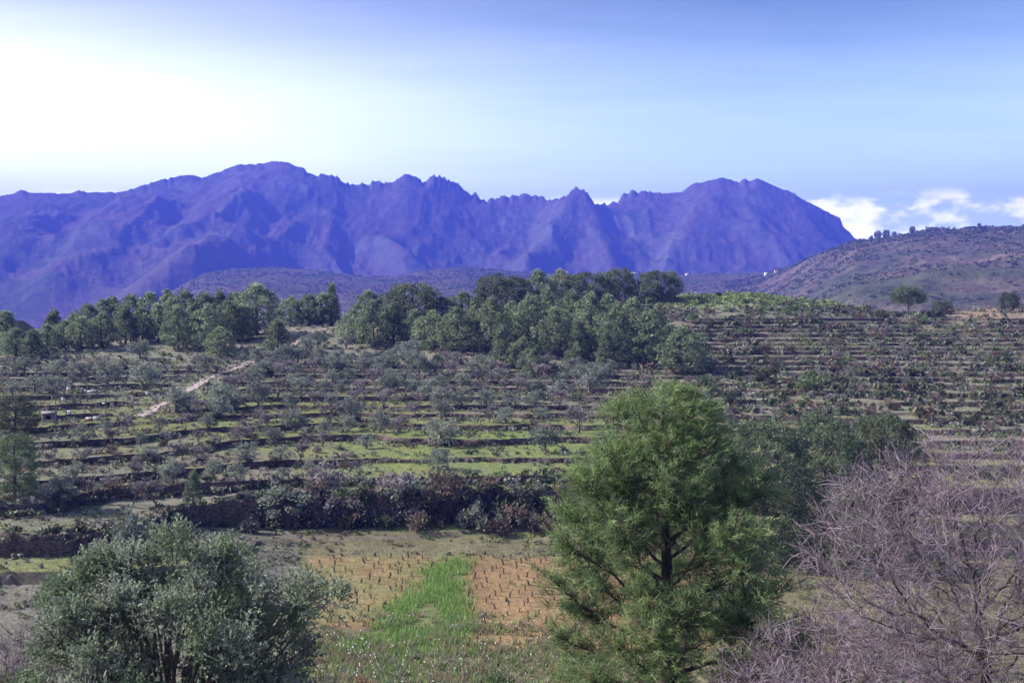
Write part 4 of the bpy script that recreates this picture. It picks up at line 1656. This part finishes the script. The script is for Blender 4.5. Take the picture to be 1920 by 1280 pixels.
# bare trees: branches grow towards points spread through the crown
def bare(trunk_h, cen, half, n_att, kill, step, r_tip, cols, n_twig, twig_l, hollow=.3):
    att = rdir(n_att) * (hollow + (1 - hollow) * rng.random((n_att, 1)) ** .6)
    att = att * half + cen
    att = att[att[:, 2] > .15]
    k = max(2, int(trunk_h / step))
    pos = [np.array([.06 * sin(i * .5), .05 * cos(i * .4) - .05, -.3 + (trunk_h + .3) * i / k]) for i in range(k + 1)]
    par = [-1] + list(range(k))
    P = np.array(pos)
    d2 = ((att[:, None] - P[None]) ** 2).sum(-1)
    near, nd = d2.argmin(1), d2.min(1)
    pos, n0 = list(P), len(P)
    for it in range(170):
        live = nd < 1e8
        if not live.any():
            break
        dirs = {}
        idxs = near[live]
        vec = nrmz(att[live] - np.array(pos)[idxs])
        acc = np.zeros((len(pos), 3))
        np.add.at(acc, idxs, vec)
        src = np.unique(idxs)
        new = []
        for q in src:
            v = acc[q] / (np.linalg.norm(acc[q]) + 1e-6)
            v = v + rng.normal(0, .28, 3) + np.array([0, 0, .05])
            new.append(pos[q] + v / np.linalg.norm(v) * step)
            par.append(int(q))
        newa = np.array(new)
        base_i = len(pos)
        pos.extend(new)
        dn = ((att[:, None] - newa[None]) ** 2).sum(-1)
        j, m = dn.argmin(1), dn.min(1)
        upd = (m < nd) & (nd < 1e8)
        near[upd] = base_i + j[upd]
        nd[upd] = m[upd]
        nd[(nd < kill ** 2)] = 1e9
        if len(pos) > 9000:
            break
    P, par = np.array(pos), np.array(par)
    rr = np.zeros(len(P))
    haskid = np.zeros(len(P), bool)
    haskid[par[par >= 0]] = True
    rr[~haskid] = r_tip ** 2.25
    for i in range(len(P) - 1, 0, -1):
        rr[par[i]] += rr[i]
    rr = rr ** (1 / 2.25)
    i = np.arange(1, len(P))
    p0, p1, r0, r1 = P[par[i]], P[i], rr[par[i]], rr[i]
    r0 = np.minimum(r0, r1 * 1.35)
    thick = r1 > .011
    t, c = Buf(), Buf()
    add_segs(t, p0[thick], p1[thick], r0[thick], r1[thick], cvar((.06, .047, .046), thick.sum(), .12), 6)
    thin = ~thick
    add_segs(c, p0[thin], p1[thin], r0[thin], r1[thin], cvar(cols * .8, thin.sum(), .2), 3)
    # fine twigs
    cand = np.nonzero(rr < .012)[0]
    j = cand[rng.integers(0, len(cand), n_twig)]
    d0 = nrmz(P[j] - P[np.maximum(par[j], 0)] + 1e-6)
    tdv = nrmz(d0 + .65 * rng.normal(size=(n_twig, 3)) + np.array([0, 0, .15]))
    L = twig_l * rng.uniform(.4, 1.2, n_twig)[:, None]
    mid = P[j] + tdv * L * .5
    e = mid + nrmz(tdv + .3 * rng.normal(size=tdv.shape)) * L * .5
    cc = cvar(cols, n_twig, .22)
    add_segs(c, P[j], mid, r_tip * .9, r_tip * .7, cc, 3)
    add_segs(c, mid, e, r_tip * .7, r_tip * .35, cc, 3)
    return [('trunk', t.mesh('trunk', True), M_BARK), ('crown', c.mesh('crown'), M_LEAF)]


TWIG = np.array([(.25, .198, .235), (.185, .145, .17), (.34, .28, .32), (.125, .088, .097)])


def stand(parts, px, d, rz, label, cat, name='bare_tree', scale=1.0, sink=0.0):
    x = (px - 960) / F * d
    z = float(gz(x, d)[0])
    return group_things(None, name, parts, (x, d, z - sink), rz, (scale,) * 3, label, cat, None)


reseed(120)
bt = bare(2.9, np.array([-.1, 0, 4.1]), np.array([2.85, 2.5, 2.2]), 2700, .20, .13, .0040, TWIG, 13500, .46)
stand(bt, 1843, 17.5, 0.0, 'large leafless tree with dark forking trunk and purplish twigs at the picture edge', 'bare tree')
reseed(121)
bt2 = bare(.5, np.array([0, 0, 1.5]), np.array([1.9, 1.7, 1.45]), 900, .20, .13, .005, TWIG, 4200, .4, .2)
stand(bt2, 1560, 20.0, .4, 'low leafless purplish bush between the large pine and the leafless tree', 'bare bush', 'bare_bush', 1.25)
stand(bt2, 1475, 17.0, 2.2, 'small leafless bush at the foot of the large near pine', 'bare bush', 'bare_bush', .85)
stand(bt2, 24, 26.0, 4.0, 'leafless lilac-grey bush beside the big near olive', 'bare bush', 'bare_bush', 1.25)
stand(bt2, 1700, 24.0, 3.1, 'leafless greyish bush behind the trunk of the large leafless tree', 'bare bush', 'bare_bush', 1.35)
reseed(122)

# small near shrubs on the slope at the bottom edge
for px, d, w, topy, kd, lab in [(690, 44, 130, 1248, 'brown', 'rusty brown withered bush at the near end of the flowery weeds'), (930, 46, 150, 1232, 'green', 'low green bush at the foot of the large near pine'),
                                (600, 40, 120, 1238, 'grey', 'grey bush at the skirt of the big near olive'), (40, 26, 190, 1200, 'green', 'low green bush under the leafless bush by the big near olive'),
                                (820, 45, 110, 1250, 'grey', 'low grey bush between the rusty bush and the low green bush'),
                                (170, 16, 260, 1215, 'grey', 'ragged grey bush in front of the big near olive'), (560, 22, 190, 1205, 'lilac', 'twiggy greyish bush at the vineyard side of the big near olive'),
                                (60, 34, 170, 1140, 'lilac', 'pinkish grey bush behind the low green bush by the big near olive')]:
    b = shrub(SHRUB_COLS[kd] * (np.array([1.7, .9, .7]) if kd == 'brown' else 1), 26, 150, .085, .03)
    x = (px - 960) / F * d
    z = float(gz(x, d)[0])
    o = ob('shrub', b, M_LEAF)
    o.location = (x, d, z - .1)
    o.scale = (w * d / F / 1.9, w * d / F / 1.9, ((HZ - topy) / F * d - z) / 1.15)
    tag(o, lab, 'shrub', None)

reseed(112)
# ------------------------------------------------------------------ built things
def boxq(b, c, s, C=(.5, .5, .5)):
    c, s = np.array(c, float), np.array(s, float) / 2
    V = np.array([[x, y, z] for z in (-1, 1) for (x, y) in ((-1, -1), (1, -1), (1, 1), (-1, 1))]) * s + c
    b.add(V, [(3, 2, 1, 0), (4, 5, 6, 7), (0, 1, 5, 4), (1, 2, 6, 5), (2, 3, 7, 6), (3, 0, 4, 7)], None, C)


def boxm(name, c, s, m, parent):
    b = Buf()
    boxq(b, c, s)
    return ob(name, b.mesh(name), m, parent)


def house(px, d, w, dep, hh, rz, label, zf=hill_z, wall=M_WHITE):
    x = (px - 960) / F * d
    z = float(np.ravel(zf(np.array([x]), np.array([d])))[0])
    e = bpy.data.objects.new('farmhouse', None)
    COLL.objects.link(e)
    e.location = (x, d, z - .3)
    e.rotation_euler = (0, 0, rz)
    tag(e, label, 'house', 'white houses on the far hills')
    boxm('wall', (0, 0, hh / 2), (w, dep, hh), wall, e)
    b = Buf()
    o_ = .4
    V = [(-w / 2 - o_, -dep / 2 - o_, hh + .02), (w / 2 + o_, -dep / 2 - o_, hh + .02), (w / 2 + o_, dep / 2 + o_, hh + .02), (-w / 2 - o_, dep / 2 + o_, hh + .02), (-w / 2 - o_, 0, hh + dep * .22), (w / 2 + o_, 0, hh + dep * .22)]
    b.add(V, [(0, 1, 5, 4), (2, 3, 4, 5), (3, 2, 1, 0)], [(0, 4, 3), (1, 2, 5)], (.3, .2, .1))
    ob('roof', b.mesh('roof'), M_ROOF, e)
    for i in (-1, 1):
        boxm('window', (i * w * .28, -dep / 2 - .03, hh * .55), (1.1, .12, 1.2), M_DARK, e)
    boxm('door', (0, -dep / 2 - .03, 1.05), (1.1, .12, 2.1), M_DARK, e)
    return e


for px, d, w, dep, hh, rz, lab in [(1064, 2190, 5, 5, 4.5, .2, 'small white house just above the broad dark pines on the crest'), (1190, 2170, 18, 7, 4, -.1, 'long low white house behind the isolated dark pine'),
                                   (1290, 2080, 9, 6, 4, .3, 'small white house on the hazy hill beyond the isolated dark pine'), (1437, 1720, 6, 6, 5.5, .1, 'white house at the foot of the reddish hill'),
                                   (1457, 1660, 8, 6, 4, -.3, 'pale low house next to the white house at the foot of the reddish hill')]:
    house(px, d, w, dep, hh, rz, lab)

# hedges and trees on the reddish hill's skyline
for i, (px, w, hh, lab) in enumerate([(1758, 28, 3.6, 'long flat topped dark hedge on the reddish hill skyline'), (1835, 30, 2.8, 'second flat topped hedge farther up the reddish hill skyline')]):
    d = float(np.interp(px, cpx, cdd)) - 6
    x = (px - 960) / F * d
    z = float(np.ravel(hill_z(np.array([x]), np.array([d])))[0])
    b = Buf()
    n = 1500
    xq = rng.uniform(-w / 2, w / 2, n)
    P = np.column_stack([xq, rng.uniform(-1.8, 1.8, n), -.5 + rng.random(n) * (hh + .5) * (.8 + .45 * fbm(xq / 2.2, 0 * xq + i * 9, 500, 3))])
    add_leaves(b, P, rdir(n), 1.1, .55, cvar(PINE_DK, n))
    o = ob('hedge', b.mesh('hedge'), M_LEAF)
    o.location = (x, d, z)
    tag(o, lab, 'hedge', 'hedges on the reddish hill skyline')
for i, (px, w, hh, lab) in enumerate([(1646, 16, 14, 'rounded dark tree on the reddish hill skyline, nearer the mountain'), (1662, 16, 13, 'rounded dark tree on the reddish hill skyline, nearer the hedges'),
                                      (1634, 8, 7, 'small tree at the mountain end of the reddish hill skyline'), (1677, 9, 8, 'small tree just past the two rounded skyline trees'), (1711, 13, 11, 'single round tree beside the long flat hedge on the skyline'),
                                      (1836, 8, 9, 'little tree sticking out of the second flat topped hedge')]):
    d = float(np.interp(px, cpx, cdd)) - 5
    x = (px - 960) / F * d
    z = float(np.ravel(hill_z(np.array([x]), np.array([d])))[0])
    s = w * d / F / PSIZE['broad'][0]
    group_things(None, 'skyline_tree', PINES['broad'][i % 3], (x, d, z - .4), i * 1.3, (s, s, hh * d / F / 8.0 * 1.15), lab, 'tree', 'trees on the reddish hill skyline')

# the little hut, boxes and poles on the hut terrace
x, d, z = hit(93, 790)
e = bpy.data.objects.new('stone_hut', None)
COLL.objects.link(e)
e.location = (x, d, z - .1)
e.rotation_euler = (0, 0, .25)
e.scale = (.6, .6, .62)
tag(e, 'tiny grey stone hut with a dark doorway beside the dense dark evergreen', 'hut')
boxm('wall', (-.95, 0, .75), (.7, 1.6, 1.7), M_RUBBLE, e)
boxm('wall', (.75, 0, .75), (.9, 1.6, 1.7), M_RUBBLE, e)
boxm('lintel', (-.15, -.02, 1.45), (.95, 1.5, .28), M_WOOD, e)
boxm('doorway', (-.15, .35, .65), (.95, .7, 1.4), M_DARK, e)
b = Buf()
V = [(-1.45, -.95, 1.62), (1.35, -.95, 1.62), (1.35, .95, 1.95), (-1.45, .95, 1.95), (-1.45, -.95, 1.70), (1.35, -.95, 1.70), (1.35, .95, 2.03), (-1.45, .95, 2.03)]
b.add(V, [(3, 2, 1, 0), (4, 5, 6, 7), (0, 1, 5, 4), (1, 2, 6, 5), (2, 3, 7, 6), (3, 0, 4, 7)])
ob('roof', b.mesh('roof'), M_RUBBLE, e)


def crate(px, py, w, hh, dep, rz, m, lab, lid=True):
    x, d, z = hit(px, py)
    e = bpy.data.objects.new('box', None)
    COLL.objects.link(e)
    e.location = (x, d, z)
    e.rotation_euler = (0, 0, rz)
    tag(e, lab, 'box', 'boxes on the hut terraces')
    boxm('body', (0, 0, hh / 2), (w, dep, hh), m, e)
    boxm('lid', (0, 0, hh + .04), (w + .08, dep + .08, .08), M_METAL if m is M_WHITE and lid else M_WHITE, e)
    return e


crate(129, 733, .5, .5, .5, .2, M_WHITE, 'small white box on the upper hut terrace, farthest from the track')
crate(160, 737, .45, .4, .5, .5, M_WHITE, 'small white box beside the long white trough', False)
crate(172, 736, 1.5, .22, .6, .1, M_WHITE, 'long low white trough under the dark olive above the hut', False)
crate(277, 742, .62, .5, .5, .3, M_WHITE, 'white box standing near the foot of the dirt track', False)
crate(118, 753, .22, .5, .3, 0, M_WHITE, 'narrow upright white box on the step above the hut')
crate(130, 777, .4, .36, .4, .4, M_WHITE, 'white box on the terrace right beside the hut', False)
crate(180, 788, .55, .36, .4, .3, M_WHITE, 'white box next to the red crate below the pole', False)
crate(168, 788, .7, .26, .5, .1, M_RED, 'low red crate next to a white box below the pole')
crate(1596, 806, .5, .4, .5, .3, M_WHITE, 'small white box on the scrub slope above the valley pines')


def pole(px, py, hgt, r, lab, bracket):
    x, d, z = hit(px, py)
    e = bpy.data.objects.new('pole', None)
    COLL.objects.link(e)
    e.location = (x, d, z)
    tag(e, lab, 'pole', 'poles on the hut terraces')
    b = Buf()
    add_tube(b, [(0, 0, -.3), (.02, 0, hgt * .5), (0, .01, hgt)], [r * 1.15, r, r * .85], (.16, .13, .115), 7)
    ob('shaft', b.mesh('shaft', True), M_BARK, e)
    boxm('cap', (0, 0, hgt + .03), (r * 2.6, r * 2.6, .06), M_WOOD, e)
    if bracket:
        boxm('bracket', (-.18, 0, hgt * .58), (.4, .05, .12), M_WHITE, e)


pole(198, 800, 4.6, .055, 'tall thin weathered pole with a pale bracket on the hut terrace', True)
pole(151, 764, 1.3, .10, 'short thick dark post between the hut and the thin pole', False)
pole(104, 800, 5.2, .05, 'tall thin grey pole directly in front of the hut', False)

print('shrubs', nshr, 'vines', nv, 'walls', len(WALLS), 'objects', len(bpy.data.objects), 'tris', sum(sum(len(p.vertices) - 2 for p in []) or len(m.loops) - 2 * len(m.polygons) for m in bpy.data.meshes))
